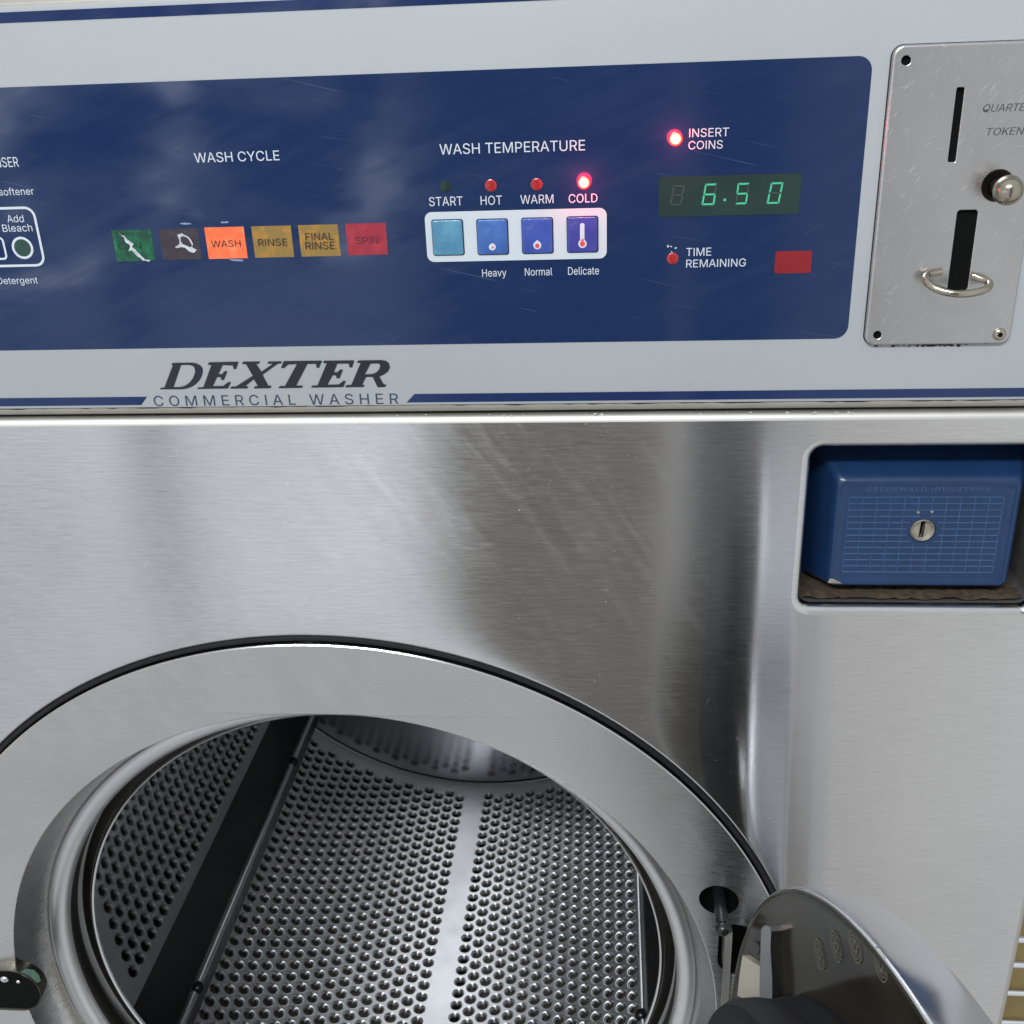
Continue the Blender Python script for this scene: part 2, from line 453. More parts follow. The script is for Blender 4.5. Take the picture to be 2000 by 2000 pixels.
def revolve(m, prof, cx, cz, n=160, a0=0.0, a1=2 * PI, wob=0.0):
    """prof: list of (radius, depth y); swept round the Y axis through cx, cz"""
    full = abs(a1 - a0 - 2 * PI) < 1e-6
    cnt = n if full else n + 1
    loops = [[(cx + r * math.cos(a0 + (a1 - a0) * k / n), y, cz + r * math.sin(a0 + (a1 - a0) * k / n)) for k in range(cnt)] for r, y in prof]
    m.loft(loops, full)

def bbox(pts, d=0.0):
    q = [P(x, y, d) for x, y in pts]
    xs = sorted(p.x for p in q); zs = sorted(p.z for p in q)
    h = len(q) // 2
    return sum(xs[:h]) / h, sum(xs[h:]) / (len(q) - h), sum(zs[:h]) / h, sum(zs[h:]) / (len(q) - h)

GLYPHS = {
 'A': (480, [[(264,372),(239,456),(213,371),(191,302),(85,0),(16,0),(201,509),(276,509),(463,0),(395,0),(287,302)],[(110,142),(110,199),(370,199),(370,142)]]),
 'B': (456, [[(60,0),(60,509),(241,509),(289,504),(329,491),(359,469),(381,442),(394,410),(398,374),(395,344),(387,320),(356,286),(315,267),(315,262),(339,257),(363,245),(385,227),(402,203),(414,173),(418,136),(413,100),(400,67),(377,39),(344,18),(301,4),(247,0)],[(125,57),(245,57),(296,63),(330,80),(349,105),(355,137),(352,161),(342,184),(327,203),(306,218),(279,228),(248,231),(125,231)],[(125,285),(238,285),(288,296),(308,309),(323,326),(333,348),(336,372),(330,403),(313,429),(283,446),(240,452),(125,452)]]),
 'C': (510, [[(267,-7),(205,1),(150,25),(104,63),(70,115),(48,179),(40,254),(48,329),(70,393),(104,445),(150,484),(205,508),(267,516),(340,504),(373,490),(402,471),(427,447),(448,418),(463,385),(473,348),(408,348),(389,395),(357,428),(315,449),(267,456),(223,450),(184,432),(150,403),(125,364),(109,314),(103,254),(109,194),(125,145),(151,105),(184,76),(223,59),(267,53),(315,60),(357,81),(389,114),(408,160),(473,160),(463,124),(448,91),(428,62),(402,38),(373,19),(341,5),(305,-4)]]),
 'D': (502, [[(219,0),(96,0),(96,57),(215,57),(272,63),(318,81),(354,110),(379,149),(394,198),(399,255),(394,312),(379,361),(354,399),(320,428),(275,446),(221,452),(93,452),(93,509),(225,509),(294,501),(353,478),(399,441),(433,391),(455,329),(462,255),(455,181),(433,119),(398,68),(351,31),(291,8)],[(125,509),(125,0),(60,0),(60,509)]]),
 'E': (419, [[(60,0),(60,509),(372,509),(372,452),(125,452),(125,286),(355,286),(355,229),(125,229),(125,57),(375,57),(375,0)]]),
 'F': (410, [[(60,0),(60,509),(369,509),(369,452),(125,452),(125,278),(346,278),(346,221),(125,221),(125,0)]]),
 'G': (521, [[(410,160),(415,199),(283,199),(283,256),(478,256),(478,200),(471,141),(451,91),(419,50),(377,19),(326,0),(269,-7),(205,1),(149,25),(104,64),(69,116),(47,179),(40,254),(47,329),(69,393),(103,445),(149,484),(203,508),(265,516),(304,513),(340,504),(374,489),(403,469),(429,445),(449,416),(465,384),(474,349),(408,349),(387,393),(356,427),(315,448),(265,456),(222,450),(183,432),(150,404),(125,364),(109,314),(103,254),(109,194),(125,145),(151,105),(184,76),(224,59),(269,53),(309,57),(345,71),(374,93),(396,123)]]),
 'H': (517, [[(60,0),(60,509),(125,509),(125,289),(392,289),(392,509),(457,509),(457,0),(392,0),(392,232),(125,232),(125,0)]]),
 'I': (185, [[(60,0),(60,509),(125,509),(125,0)]]),
 'K': (467, [[(104,145),(104,216),(139,261),(174,303),(212,344),(364,509),(448,509),(231,276),(228,276)],[(60,0),(60,509),(125,509),(125,334),(124,225),(125,193),(125,0)],[(372,0),(188,259),(228,309),(449,0)]]),
 'L': (393, [[(60,0),(60,509),(125,509),(125,57),(361,57),(361,0)]]),
 'M': (628, [[(129,408),(120,435),(120,416),(121,372),(122,328),(122,291),(122,0),(60,0),(60,509),(152,509),(277,187),(287,159),(299,123),(311,84),(315,73),(318,83),(330,121),(342,158),(352,187),(476,509),(568,509),(568,0),(504,0),(504,291),(504,327),(505,369),(506,413),(507,436),(498,409),(482,363),(467,322),(456,291),(342,0),(286,0),(170,291),(159,321),(145,361)]]),
 'N': (523, [[(148,381),(120,431),(122,384),(124,328),(125,291),(125,0),(60,0),(60,509),(136,509),(343,183),(363,151),(388,107),(403,76),(401,108),(399,157),(399,195),(399,509),(463,509),(463,0),(387,0),(202,290),(177,331)]]),
 'O': (534, [[(267,-7),(205,1),(150,25),(105,63),(70,115),(48,179),(40,254),(48,329),(70,393),(105,445),(150,484),(205,508),(267,516),(329,508),(384,484),(429,445),(464,393),(486,329),(493,254),(486,179),(464,115),(429,63),(384,25),(329,1)],[(267,53),(310,59),(349,76),(383,105),(408,144),(425,194),(430,254),(425,314),(408,365),(383,404),(349,433),(310,450),(267,456),(223,450),(184,433),(151,404),(125,364),(109,314),(103,254),(109,194),(125,144),(151,105),(184,76),(223,59)]]),
 'P': (445, [[(62,509),(235,509),(289,503),(332,487),(366,462),(390,430),(404,391),(409,348),(404,304),(390,265),(366,233),(332,207),(289,191),(235,186),(109,186),(109,242),(233,242),(269,246),(297,256),(318,272),(333,294),(342,319),(344,348),(342,376),(333,402),(318,423),(297,439),(268,449),(232,452),(62,452)],[(60,0),(60,509),(125,509),(125,0)]]),
 'Q': (534, [[(245,159),(313,159),(369,85),(384,65),(468,-48),(401,-48),(346,27),(331,46)],[(267,-7),(205,1),(150,25),(105,63),(70,115),(48,179),(40,254),(48,329),(70,393),(105,445),(150,484),(205,508),(267,516),(329,508),(384,484),(429,445),(464,393),(486,329),(493,254),(486,179),(464,115),(429,63),(384,25),(329,1)],[(267,53),(310,59),(349,76),(383,105),(408,144),(425,194),(430,254),(425,314),(408,365),(383,404),(349,433),(310,450),(267,456),(223,450),(184,433),(151,404),(125,364),(109,314),(103,254),(109,194),(125,144),(151,105),(184,76),(223,59)]]),
 'R': (449, [[(62,509),(236,509),(290,504),(333,489),(367,465),(390,433),(405,395),(409,352),(405,309),(390,271),(367,240),(333,217),(289,203),(236,198),(96,198),(96,255),(234,255),(269,258),(298,267),(319,281),(334,300),(342,324),(345,352),(342,380),(334,405),(319,425),(298,440),(269,449),(233,452),(62,452)],[(353,0),(230,229),(303,229),(428,0)],[(60,0),(60,509),(125,509),(125,0)]]),
 'S': (447, [[(224,-9),(172,-4),(128,9),(91,31),(64,60),(46,96),(38,137),(104,137),(110,110),(123,88),(142,71),(166,59),(224,49),(257,52),(286,60),(311,74),(329,92),(341,114),(346,139),(342,161),(332,179),(296,205),(245,222),(184,239),(128,260),(86,289),(60,326),(52,372),(58,413),(75,448),(102,476),(138,498),(180,511),(227,516),(275,511),(316,498),(351,476),(377,449),(394,415),(401,378),(337,378),(326,412),(302,437),(267,453),(225,459),(194,456),(167,448),(145,435),(129,418),(118,398),(115,376),(119,352),(131,334),(169,308),(212,293),(264,279),(312,264),(359,238),(395,198),(405,171),(408,139),(403,99),(386,64),(360,34),(323,11),(278,-4)]]),
 'T': (448, [[(32,452),(32,509),(417,509),(417,452),(257,452),(257,0),(193,0),(193,452)]]),
 'U': (517, [[(259,-8),(203,-2),(154,15),(114,43),(85,80),(66,124),(60,173),(60,509),(124,509),(124,178),(128,144),(141,113),(160,87),(187,68),(220,56),(259,52),(298,56),(331,68),(357,87),(377,113),(389,144),(393,178),(393,509),(457,509),(457,173),(451,124),(433,80),(403,43),(363,15),(315,-2)]]),
 'W': (687, [[(351,391),(343,437),(335,395),(318,323),(230,0),(155,0),(16,509),(82,509),(163,196),(175,145),(187,94),(193,61),(200,94),(211,145),(224,196),(306,509),(380,509),(462,196),(474,145),(486,94),(492,62),(499,94),(510,145),(523,196),(603,509),(670,509),(530,0),(455,0),(368,323)]]),
 'X': (474, [[(250,195),(237,218),(225,196),(206,166),(182,129),(91,0),(18,0),(200,260),(29,509),(104,509),(178,400),(204,361),(223,329),(238,302),(252,329),(272,361),(298,400),(374,509),(446,509),(276,263),(456,0),(382,0),(292,129),(268,165)]]),
 'Y': (472, [[(222,292),(237,260),(251,293),(280,344),(381,509),(455,509),(268,208),(268,0),(203,0),(203,208),(16,509),(91,509),(192,344)]]),
 'Z': (439, [[(134,81),(114,55),(152,57),(214,57),(399,57),(399,0),(42,0),(42,46),(273,385),(306,431),(323,453),(285,452),(223,452),(40,452),(40,509),(397,509),(397,462),(169,129)]]),
 'a': (390, [[(160,-9),(126,-5),(94,5),(68,22),(48,45),(35,73),(30,108),(34,138),(43,161),(58,179),(78,193),(125,211),(178,220),(234,227),(265,235),(273,243),(276,255),(276,257),(267,297),(240,322),(196,331),(149,322),(118,301),(100,274),(41,291),(57,322),(79,346),(104,364),(133,375),(194,384),(239,379),(286,360),(306,343),(322,320),(333,290),(337,251),(337,0),(277,0),(277,52),(272,52),(252,25),(215,1)],[(170,45),(202,49),(228,59),(248,74),(263,93),(272,115),(276,138),(276,190),(259,182),(231,176),(200,171),(175,168),(134,159),(103,139),(95,124),(92,105),(102,72),(130,52)]]),
 'b': (424, [[(229,-8),(198,-5),(172,4),(138,31),(118,59),(112,59),(112,0),(53,0),(53,509),(114,509),(114,319),(118,319),(137,346),(171,373),(197,381),(229,384),(274,378),(313,361),(345,332),(370,293),(385,245),(390,189),(385,133),(370,84),(346,45),(313,16),(274,-2)],[(220,47),(253,51),(279,66),(301,88),(316,117),(325,151),(328,189),(325,227),(316,261),(301,290),(280,311),(253,325),(220,330),(188,325),(161,312),(140,291),(125,263),(116,229),(113,189),(116,150),(125,115),(140,86),(162,65),(188,51)]]),
 'c': (396, [[(207,-8),(159,-2),(117,16),(82,46),(56,85),(40,133),(34,187),(40,243),(56,291),(82,330),(117,360),(159,378),(207,384),(260,377),(305,356),(340,322),(362,277),(303,262),(290,289),(270,311),(242,325),(207,330),(173,325),(145,310),(124,287),(108,258),(99,224),(96,187),(99,151),(108,117),(124,89),(145,66),(173,51),(207,46),(243,52),(271,66),(292,89),(304,117),(363,102),(341,56),(306,21),(261,-1)]]),
 'd': (425, [[(195,-8),(151,-2),(111,16),(79,45),(55,84),(39,133),(34,189),(39,245),(55,293),(79,332),(112,361),(151,378),(196,384),(228,381),(253,373),(287,346),(306,319),(311,319),(311,509),(372,509),(372,0),(313,0),(313,59),(307,59),(287,31),(252,4),(227,-5)],[(205,47),(236,51),(263,65),(284,86),(299,115),(309,150),(312,189),(309,229),(300,263),(284,291),(263,312),(237,325),(205,330),(172,325),(145,311),(124,290),(108,261),(99,227),(96,189),(99,151),(109,117),(124,88),(145,66),(172,51)]]),
 'e': (404, [[(212,-8),(161,-2),(117,16),(82,46),(56,85),(40,132),(34,187),(39,242),(55,290),(81,329),(115,359),(157,378),(205,384),(266,374),(294,361),(319,341),(341,315),(357,282),(368,242),(371,194),(371,169),(312,169),(310,202),(307,237),(298,269),(283,294),(263,314),(237,326),(205,330),(173,326),(146,313),(125,294),(109,270),(99,241),(96,211),(96,178),(100,139),(110,106),(128,80),(151,61),(179,50),(212,46),(254,53),(285,73),(306,105),(365,91),(353,63),(335,39),(311,19),(283,4),(249,-5)],[(75,169),(75,221),(338,221),(338,169)]]),
 'f': (254, [[(228,379),(228,327),(6,327),(6,379)],[(81,0),(81,432),(84,461),(96,486),(113,505),(135,519),(187,530),(222,527),(243,521),(227,468),(215,472),(195,474),(171,470),(154,460),(145,443),(142,419),(142,0)]]),
 'g': (425, [[(207,-151),(168,-148),(134,-140),(82,-110),(51,-69),(101,-41),(122,-66),(154,-88),(207,-97),(249,-92),(282,-75),(304,-47),(311,-6),(311,68),(306,68),(287,41),(252,16),(227,8),(195,5),(152,10),(113,27),(80,53),(55,90),(39,136),(34,191),(39,246),(55,293),(80,332),(112,361),(152,378),(196,384),(228,382),(253,373),(288,346),(308,319),(313,319),(313,379),(372,379),(372,-9),(367,-54),(350,-90),(324,-117),(291,-136),(251,-147)],[(205,59),(237,63),(264,75),(285,95),(300,121),(309,154),(312,193),(309,231),(300,264),(285,291),(264,312),(237,325),(205,330),(172,325),(145,312),(124,290),(109,262),(99,229),(96,193),(99,155),(109,123),(124,96),(145,76),(172,63)]]),
 'h': (410, [[(114,509),(114,312),(124,332),(152,362),(187,379),(227,384),(264,380),(295,369),(321,349),(341,321),(353,285),(357,240),(357,0),(296,0),(296,235),(290,275),(273,304),(246,323),(210,329),(184,326),(161,317),(141,303),(126,283),(117,257),(114,227),(114,0),(53,0),(53,509)]]),
 'i': (167, [[(53,0),(53,379),(114,379),(114,0)],[(84,443),(67,446),(54,455),(44,468),(41,483),(44,499),(54,512),(67,521),(84,524),(100,521),(114,512),(123,499),(126,483),(123,468),(114,455),(100,446)]]),
 'l': (189, [[(139,-2),(101,3),(74,20),(58,47),(53,84),(53,509),(114,509),(114,99),(120,62),(130,54),(146,52),(160,53),(170,54),(181,3),(162,-1)]]),
 'm': (609, [[(309,331),(317,308),(322,321),(337,343),(381,375),(437,386),(468,383),(497,372),(522,354),(541,328),(553,296),(557,255),(557,0),(496,0),(496,254),(490,289),(473,313),(447,326),(419,330),(395,328),(374,320),(345,290),(335,247),(335,0),(274,0),(274,260),(269,288),(253,311),(229,326),(199,330),(158,320),(140,307),(126,289),(117,266),(114,238),(114,0),(53,0),(53,379),(112,379),(112,306),(118,323),(132,346),(172,376),(219,386),(257,380),(287,361)]]),
 'n': (409, [[(112,379),(112,307),(124,332),(152,362),(187,379),(227,384),(264,380),(295,369),(321,349),(341,321),(353,285),(357,240),(357,0),(296,0),(296,235),(290,275),(273,304),(246,323),(210,329),(184,326),(161,317),(141,303),(126,283),(117,257),(114,227),(114,0),(53,0),(53,379)]]),
 'o': (415, [[(207,-8),(159,-2),(117,16),(82,46),(56,85),(40,133),(34,187),(40,243),(56,291),(82,330),(117,360),(159,378),(207,384),(256,378),(299,360),(333,330),(359,291),(376,243),(381,187),(376,133),(359,85),(333,46),(299,16),(256,-2)],[(207,46),(242,51),(270,66),(292,89),(307,117),(316,151),(319,187),(316,224),(307,258),(292,287),(270,310),(242,325),(207,330),(173,325),(145,310),(124,287),(108,258),(99,224),(96,187),(99,151),(108,117),(124,89),(145,66),(173,51)]]),
 'r': (259, [[(53,0),(53,379),(112,379),(112,321),(115,321),(130,347),(152,367),(181,380),(213,385),(229,384),(243,384),(243,322),(230,324),(207,326),(182,323),(159,315),(140,301),(126,284),(117,262),(114,237),(114,0)]]),
 's': (364, [[(182,-8),(145,-5),(112,3),(84,18),(62,38),(45,63),(36,94),(94,107),(105,79),(124,60),(150,49),(181,45),(217,50),(244,62),(262,81),(268,103),(265,121),(254,136),(237,147),(212,155),(149,170),(104,186),(72,208),(53,237),(47,274),(51,305),(65,332),(87,354),(115,370),(149,381),(187,384),(223,381),(254,372),(279,358),(299,339),(324,290),(268,277),(258,298),(243,316),(219,328),(187,333),(156,329),(131,317),(114,299),(109,277),(112,258),(124,243),(172,223),(229,209),(275,194),(306,171),(325,142),(331,107),(326,75),(312,47),(290,24),(260,6),(223,-5)]]),
 't': (228, [[(204,379),(204,327),(6,327),(6,379)],[(65,471),(126,471),(126,98),(128,76),(136,61),(150,53),(170,50),(185,51),(202,54),(213,2),(192,-3),(168,-4),(125,2),(92,21),(72,52),(65,93)]]),
 'v': (390, [[(187,87),(195,59),(203,87),(224,155),(305,379),(371,379),(226,0),(163,0),(17,379),(84,379),(165,155)]]),
 'y': (390, [[(187,87),(195,60),(202,87),(224,155),(305,379),(371,379),(204,-58),(177,-107),(139,-136),(91,-145),(65,-143),(47,-139),(61,-86),(71,-87),(104,-89),(130,-74),(151,-36),(163,-1),(17,379),(84,379),(165,155)]])}
CAP = 509.0
def glyph_area(L):
    return sum(a[0] * b[1] - b[0] * a[1] for a, b in zip(L, L[1:] + L[:1]))
def lettering(text, x0, x1, z, cap, y, mat, parent, slant=0.0, name='lettering', space=0.0, dz=0.0):
    """printed words from x0 to x1 on the base line z, capital height cap; dz = rise from first to last letter"""
    pen = 0.0; items = []
    for ch in text:
        if ch == ' ':
            pen += 190 + space; continue
        adv, loops = GLYPHS[ch]
        items.append((pen, loops)); pen += adv + space
    xs = [px + p[0] for px, ls in items for L in ls for p in L]
    lo, hi = min(xs), max(xs)
    kx = (x1 - x0) / (hi - lo); kz = cap / CAP
    m = MB(); q = 0
    for px, ls in items:
        outer = [L for L in ls if glyph_area(L) < 0]; holes = [L for L in ls if glyph_area(L) >= 0]
        if not outer or (holes and glyph_area(max(ls, key=lambda L: abs(glyph_area(L)))) > 0):
            outer, holes = holes, outer
        for L in outer:
            bx = (min(p[0] for p in L), max(p[0] for p in L), min(p[1] for p in L), max(p[1] for p in L))
            inn = [h for h in holes if bx[0] <= h[0][0] <= bx[1] and bx[2] <= h[0][1] <= bx[3]]
            q += 1
            f = lambda p: (x0 + (px + p[0] - lo) * kx + slant * p[1] * kz, y - 0.000004 * (q % 3), z + p[1] * kz)
            m.fill([[f(p) for p in R] for R in [L] + inn])
    return m.build(name, mat, parent, clean=False)
def words(text, xl, xr, yb, yt, y, mat, parent, **kw):
    """lettering placed from its left and right ends, base line and cap line on the photograph (for the plane Y = 0)"""
    a, b = P(xl, (yb[0] if isinstance(yb, tuple) else yb)), P(xr, (yb[1] if isinstance(yb, tuple) else yb))
    tt = P(xl, yt)
    z = (a.z + b.z) / 2
    return lettering(text, a.x, b.x, z, tt.z - a.z, y, mat, parent, **kw)

def poly(pts, y, ox=0.0, oy=0.0, sc=1.0):
    out = []
    for x, yy in pts:
        p = P(ox + x / sc, oy + yy / sc)
        out.append((p.x, y, p.z))
    return out

# ------------------------------------------------------------------ the setting seen past the right side of the machine
m = MB(); m.add([(0.15, -0.3, 0), (1.6, -0.3, 0), (1.6, 1.2, 0), (0.15, 1.2, 0)], [(0, 1, 2, 3)])
floor = m.build('floor', 'tan_floor'); floor['kind'] = 'structure'

# ------------------------------------------------------------------ the washer
XL, XR = -0.5254, 0.2230                       # left and right side of the machine
CX, CZ = -0.1512, H - 0.5422                 # axis of drum and door opening
washer = empty('washing_machine', (CX, 0.35, 0.0))
washer['label'] = 'stainless front loading washer with blue control panel and its round door swung open'
washer['category'] = 'washing machine'

m = MB()
z0, z1, y1 = 0.02, H + 0.012, 0.78
for x in (XL + 0.001, XR - 0.001):
    m.add([(x, 0.008, z0), (x, y1, z0), (x, y1, H - 0.162), (x, 0.008, H - 0.162)], [(0, 1, 2, 3)])
m.add([(XL, y1, z0), (XR, y1, z0), (XR, y1, z1), (XL, y1, z1)], [(0, 1, 2, 3)])
m.build('cabinet', 'satin_steel', washer)

# --- control panel housing, printed film and its stripes
FZ0, FZ1 = H - 0.1563, H + 0.0123
m = MB(); hz0, hz1, bev = H - 0.1606, H + 0.0160, 0.0042
loops = [rrect(XL, XR, hz0, hz1, 0.006, 0.30)]
for k in range(7):
    a = PI / 2 * k / 6
    loops.append(rrect(XL, XR, hz0, hz1, 0.006, bev * (1 - math.sin(a)), bev * (1 - math.cos(a))))
m.loft(loops); m.fill([loops[-1]]); m.fill([loops[0]])
panel = m.build('control_panel', 'panel_frame', washer, 60, clean=False)
plate('film', XL + 0.0045, XR - 0.0045, FZ0, FZ1, 0.002, 0.0, 0.0004, 0.0002, 'white_film', panel, 2)
YB, YT, YU = -0.00055, -0.00075, -0.00095        # printed layers, each a little proud of the one below
bz1 = (P(0, 169).z + P(1000, 135.6).z + P(1600, 112.5).z) / 3
bz0 = (P(0, 684).z + P(1000, 670).z + P(1600, 661).z) / 3
bx1 = (P(1702, 135).x + P(1680, 385).x + P(1657, 632).x) / 3
blue = flat('blue_window', [rrect(XL + 0.012, bx1, bz0, bz1, 0.0055, YB)], 'blue_film', panel)
sz1, sz0 = P(0, 24.5).z, P(0, 45.5).z
flat('stripe', [[(XL + 0.006, YB, sz0), (XR - 0.006, YB, sz0), (XR - 0.006, YB, sz1), (XL + 0.006, YB, sz1)]], 'stripe_blue', panel)
lz1, lz0 = P(1000, 766.8).z, P(1000, 783.4).z
flat('stripe', [[(XL + 0.006, YB, lz0), (P(277, 791).x, YB, lz0), (P(288.3, 776.5).x, YB, lz1), (XL + 0.006, YB, lz1)]], 'stripe_blue', panel)
flat('stripe', [[(P(794.5, 786.3).x, YB, lz0), (XR - 0.006, YB, lz0), (XR - 0.006, YB, lz1), (P(810, 770.2).x, YB, lz1)]], 'stripe_blue', panel)

# dark gap line under the film; dark piece put in as the joint's shade
m = MB(); n = 220; top, bot = [], []
for i in range(n + 1):
    x = XL + 0.006 + (XR - XL - 0.012) * i / n
    top.append((x, -0.00018, FZ0 - 0.00005)); bot.append((x, -0.00018, FZ0 - 0.00015 - 0.0005 * random.random() ** 2))
m.loft([top, bot], False)
m.build('seam_line', 'dirt_gap_shade', panel)
m = MB(); m.loft([rrect(XL + 0.002, XR - 0.002, H - 0.168, H - 0.158, 0.001, y) for y in (0.20, 0.0052)], True, True, True)
m.build('joint', 'dirt_gap_shade', washer)
m = MB()
for i in range(55):
    x = random.uniform(-0.12, 0.12) if i < 42 else random.uniform(-0.40, 0.2); r = 0.00012 + 0.0004 * random.random() ** 3
    m.sphere((x, 0.0002 + 0.002 * random.random(), H - 0.1617 + random.uniform(-0.0007, 0.0004)), r, (1.5, 1, 0.8), 6, 4)
lt = m.build('lint', 'lint', washer); lt['kind'] = 'stuff'

# --- lettering on the panel
words('DISPENSER', -56, 39.6, 326.6, 307.5, YT, 'white_print', blue)
words('softener', 1.0, 69.0, 380.5, 366.5, YT, 'white_print', blue)
words('Add', 16.8, 49.2, 433.5, 419.2, YT, 'white_print', blue)
words('Bleach', 7.8, 66.0, 451.6, 437.4, YT, 'white_print', blue)
words('Detergent', -2.0, 76.4, 553.4, 540.6, YT, 'white_print', blue)
words('WASH CYCLE', 382, 547.6, (316.8, 313), 297.8, YT, 'white_print', blue)
words('WASH TEMPERATURE', 859.7, 1142.8, (301.5, 293.3), 281.2, YT, 'white_print', blue)
words('START', 839, 904.3, (402, 400.4), 384.6, YT, 'white_print', blue)
words('HOT', 939.4, 981, (399.8, 398.8), 382.4, YT, 'white_print', blue)
words('WARM', 1016.9, 1081.3, (397.4, 396.4), 380.4, YT, 'white_print', blue)
words('COLD', 1111, 1167, (395.4, 394.6), 378.6, YT, 'white_print', blue)
words('Heavy', 942.4, 989.5, (539.6, 539), 525.0, YT, 'white_print', blue)
words('Normal', 1025.5, 1079, (537.5, 536.8), 523.2, YT, 'white_print', blue)
words('Delicate', 1109.8, 1170, (536.2, 535), 521.2, YT, 'white_print', blue)
words('INSERT', 1345.6, 1423, (267.4, 265.8), 250.8, YT, 'white_print', blue)
words('COINS', 1344.2, 1411, (291.2, 289.8), 275.0, YT, 'white_print', blue)
words('TIME', 1339.8, 1388.6, (499.2, 498.6), 483.6, YT, 'white_print', blue)
words('REMAINING', 1339.8, 1456, (521.2, 520), 506.0, YT, 'white_print', blue)
words('COMMERCIAL WASHER', 302.8, 779, (792.2, 788.2), 772.4, YB, 'slate_print', panel, space=190)

LOGO = [
 ([(50,305),(60,295),(86,293),(150,123),(138,121),(146,108),(290,105),(325,110),(352,124),(369,146),(371,175),(362,208),(345,238),(320,264),(290,285),(252,299),(210,305)],
  [(207,122),(270,121),(298,129),(312,143),(318,170),(312,196),(298,228),(275,256),(248,276),(218,287),(190,290),(150,290)]),
 ([(333,303),(343,292),(380,290),(440,122),(412,120),(422,103),(640,98),(622,152),(607,153),(602,126),(522,122),(488,192),(520,192),(540,170),(556,170),(530,235),(514,235),(510,213),(478,214),(446,283),(530,281),(568,252),(583,252),(560,299)], None),
 ([(672,115),(680,98),(802,96),(795,112),(775,114),(815,176),(905,113),(862,112),(870,97),(968,95),(960,110),(935,113),(822,195),(865,278),(890,280),(880,297),(760,299),(768,284),(790,282),(757,228),(690,282),(715,284),(705,299),(580,300),(592,286),(625,285),(752,205),(700,116)], None),
 ([(965,146),(985,94),(1270,90),(1248,143),(1232,143),(1228,113),(1160,114),(1075,278),(1127,278),(1118,294),(945,297),(955,282),(995,281),(1085,115),(1015,118),(983,146)], None),
 ([(1190,292),(1200,278),(1240,277),(1310,108),(1280,107),(1288,91),(1513,88),(1497,140),(1480,140),(1476,111),(1385,112),(1358,178),(1390,178),(1410,158),(1428,158),(1402,222),(1382,222),(1380,200),(1350,200),(1310,272),(1400,270),(1435,243),(1450,243),(1430,289)], None),
 ([(1447,290),(1458,275),(1495,273),(1565,107),(1535,105),(1548,89),(1720,86),(1752,91),(1772,105),(1782,135),(1776,156),(1762,176),(1736,194),(1702,208),(1735,268),(1755,270),(1745,288),(1692,290),(1655,212),(1602,212),(1572,272),(1592,273),(1582,288)],
  [(1636,112),(1690,110),(1708,116),(1713,130),(1702,160),(1682,180),(1655,191),(1592,194)])]
for nm, mt, yy, ox, oy in (('logo_shadow', 'teal_print', YB, 4.5, 3.0), ('logo', 'navy_print', YT, 0, 0)):
    m = MB()
    for a, h in LOGO:
        m.fill([poly(L, yy, 300 + ox / 3.864, 680 + oy / 3.864, 3.864) for L in ([a, h] if h else [a])])
    m.build(nm, mt, panel, clean=False)

# --- dispenser box printed at the left, with its green lamp
def outline(x0, x1, z0, z1, r, w, y, mat, parent, name):
    a, b_ = rrect(x0, x1, z0, z1, r, y), rrect(x0, x1, z0, z1, r, y, w)
    m = MB(); m.loft([a, b_]); return m.build(name, mat, parent)
q1 = P(78, 460); zt, zb = P(40, 403).z, P(40, 520.5).z
dx1 = (P(71, 416).x + P(89, 507).x) / 2
outline(XL + 0.03, dx1, zb, zt, 0.0045, 0.00105, YT, 'white_print', blue, 'dispenser_outline')
c_ = P(45.7, 483.5)
m = MB(); m.loft([disc(c_.x, c_.z, 0.00480, YT), disc(c_.x, c_.z, 0.00375, YT)]); m.build('lamp_outline', 'white_print', blue)
q2 = (P(9, 464.6).x + P(16, 503).x) / 2
outline(q2 - 0.03, q2, P(5, 507).z, P(5, 462).z, 0.002, 0.0009, YT, 'white_print', blue, 'dispenser_outline')
g = flat('dispenser_lamp', [disc(c_.x, c_.z, 0.00370, YB - 0.0001)], 'hole_green', washer)

# --- wash cycle tiles
TILES = [
 ('tile_green', [(65,158),(312,152),(335,350),(92,355)], None),
 ('tile_brown', [(358,150),(603,146),(627,340),(385,345)], None),
 ('tile_orange', [(645,142),(892,135),(915,332),(672,340)], [('WASH', 691, 876, 262, 221, 'tile_text')]),
 ('tile_amber', [(937,135),(1187,127),(1208,325),(965,332)], [('RINSE', 986, 1168, 255, 211, 'tile_text')]),
 ('tile_amber', [(1232,127),(1480,120),(1502,318),(1255,325)], [('FINAL', 1282, 1456, 219, 174, 'tile_text'), ('RINSE', 1282, 1466, 277, 230, 'tile_text')]),
 ('tile_red', [(1530,118),(1783,110),(1798,310),(1548,316)], [('SPIN', 1596, 1738, 242, 197, 'spin_text')])]
TL = ['worn green cycle tile with white peeled streak', 'dark brown cycle tile scraped bare', 'lit orange cycle tile reading WASH',
      'amber cycle tile reading RINSE', 'amber cycle tile reading FINAL RINSE', 'red cycle tile reading SPIN']
tiles = []
for (mt, cs, tx), lb in zip(TILES, TL):
    x0, x1, z0, z1 = bbox([(200 + a / 3.22, 400 + b_ / 3.22) for a, b_ in cs])
    o = flat('cycle_tile', [[(x0, YB - 0.0001, z0), (x1, YB - 0.0001, z0), (x1, YB - 0.0001, z1), (x0, YB - 0.0001, z1)]], mt, washer)
    o['label'] = lb; tiles.append(o)
    for s_, a, b_, bb, tt, tm in (tx or []):
        words(s_, 200 + a / 3.22, 200 + b_ / 3.22, 400 + bb / 3.22, 400 + tt / 3.22, YU, tm, o)
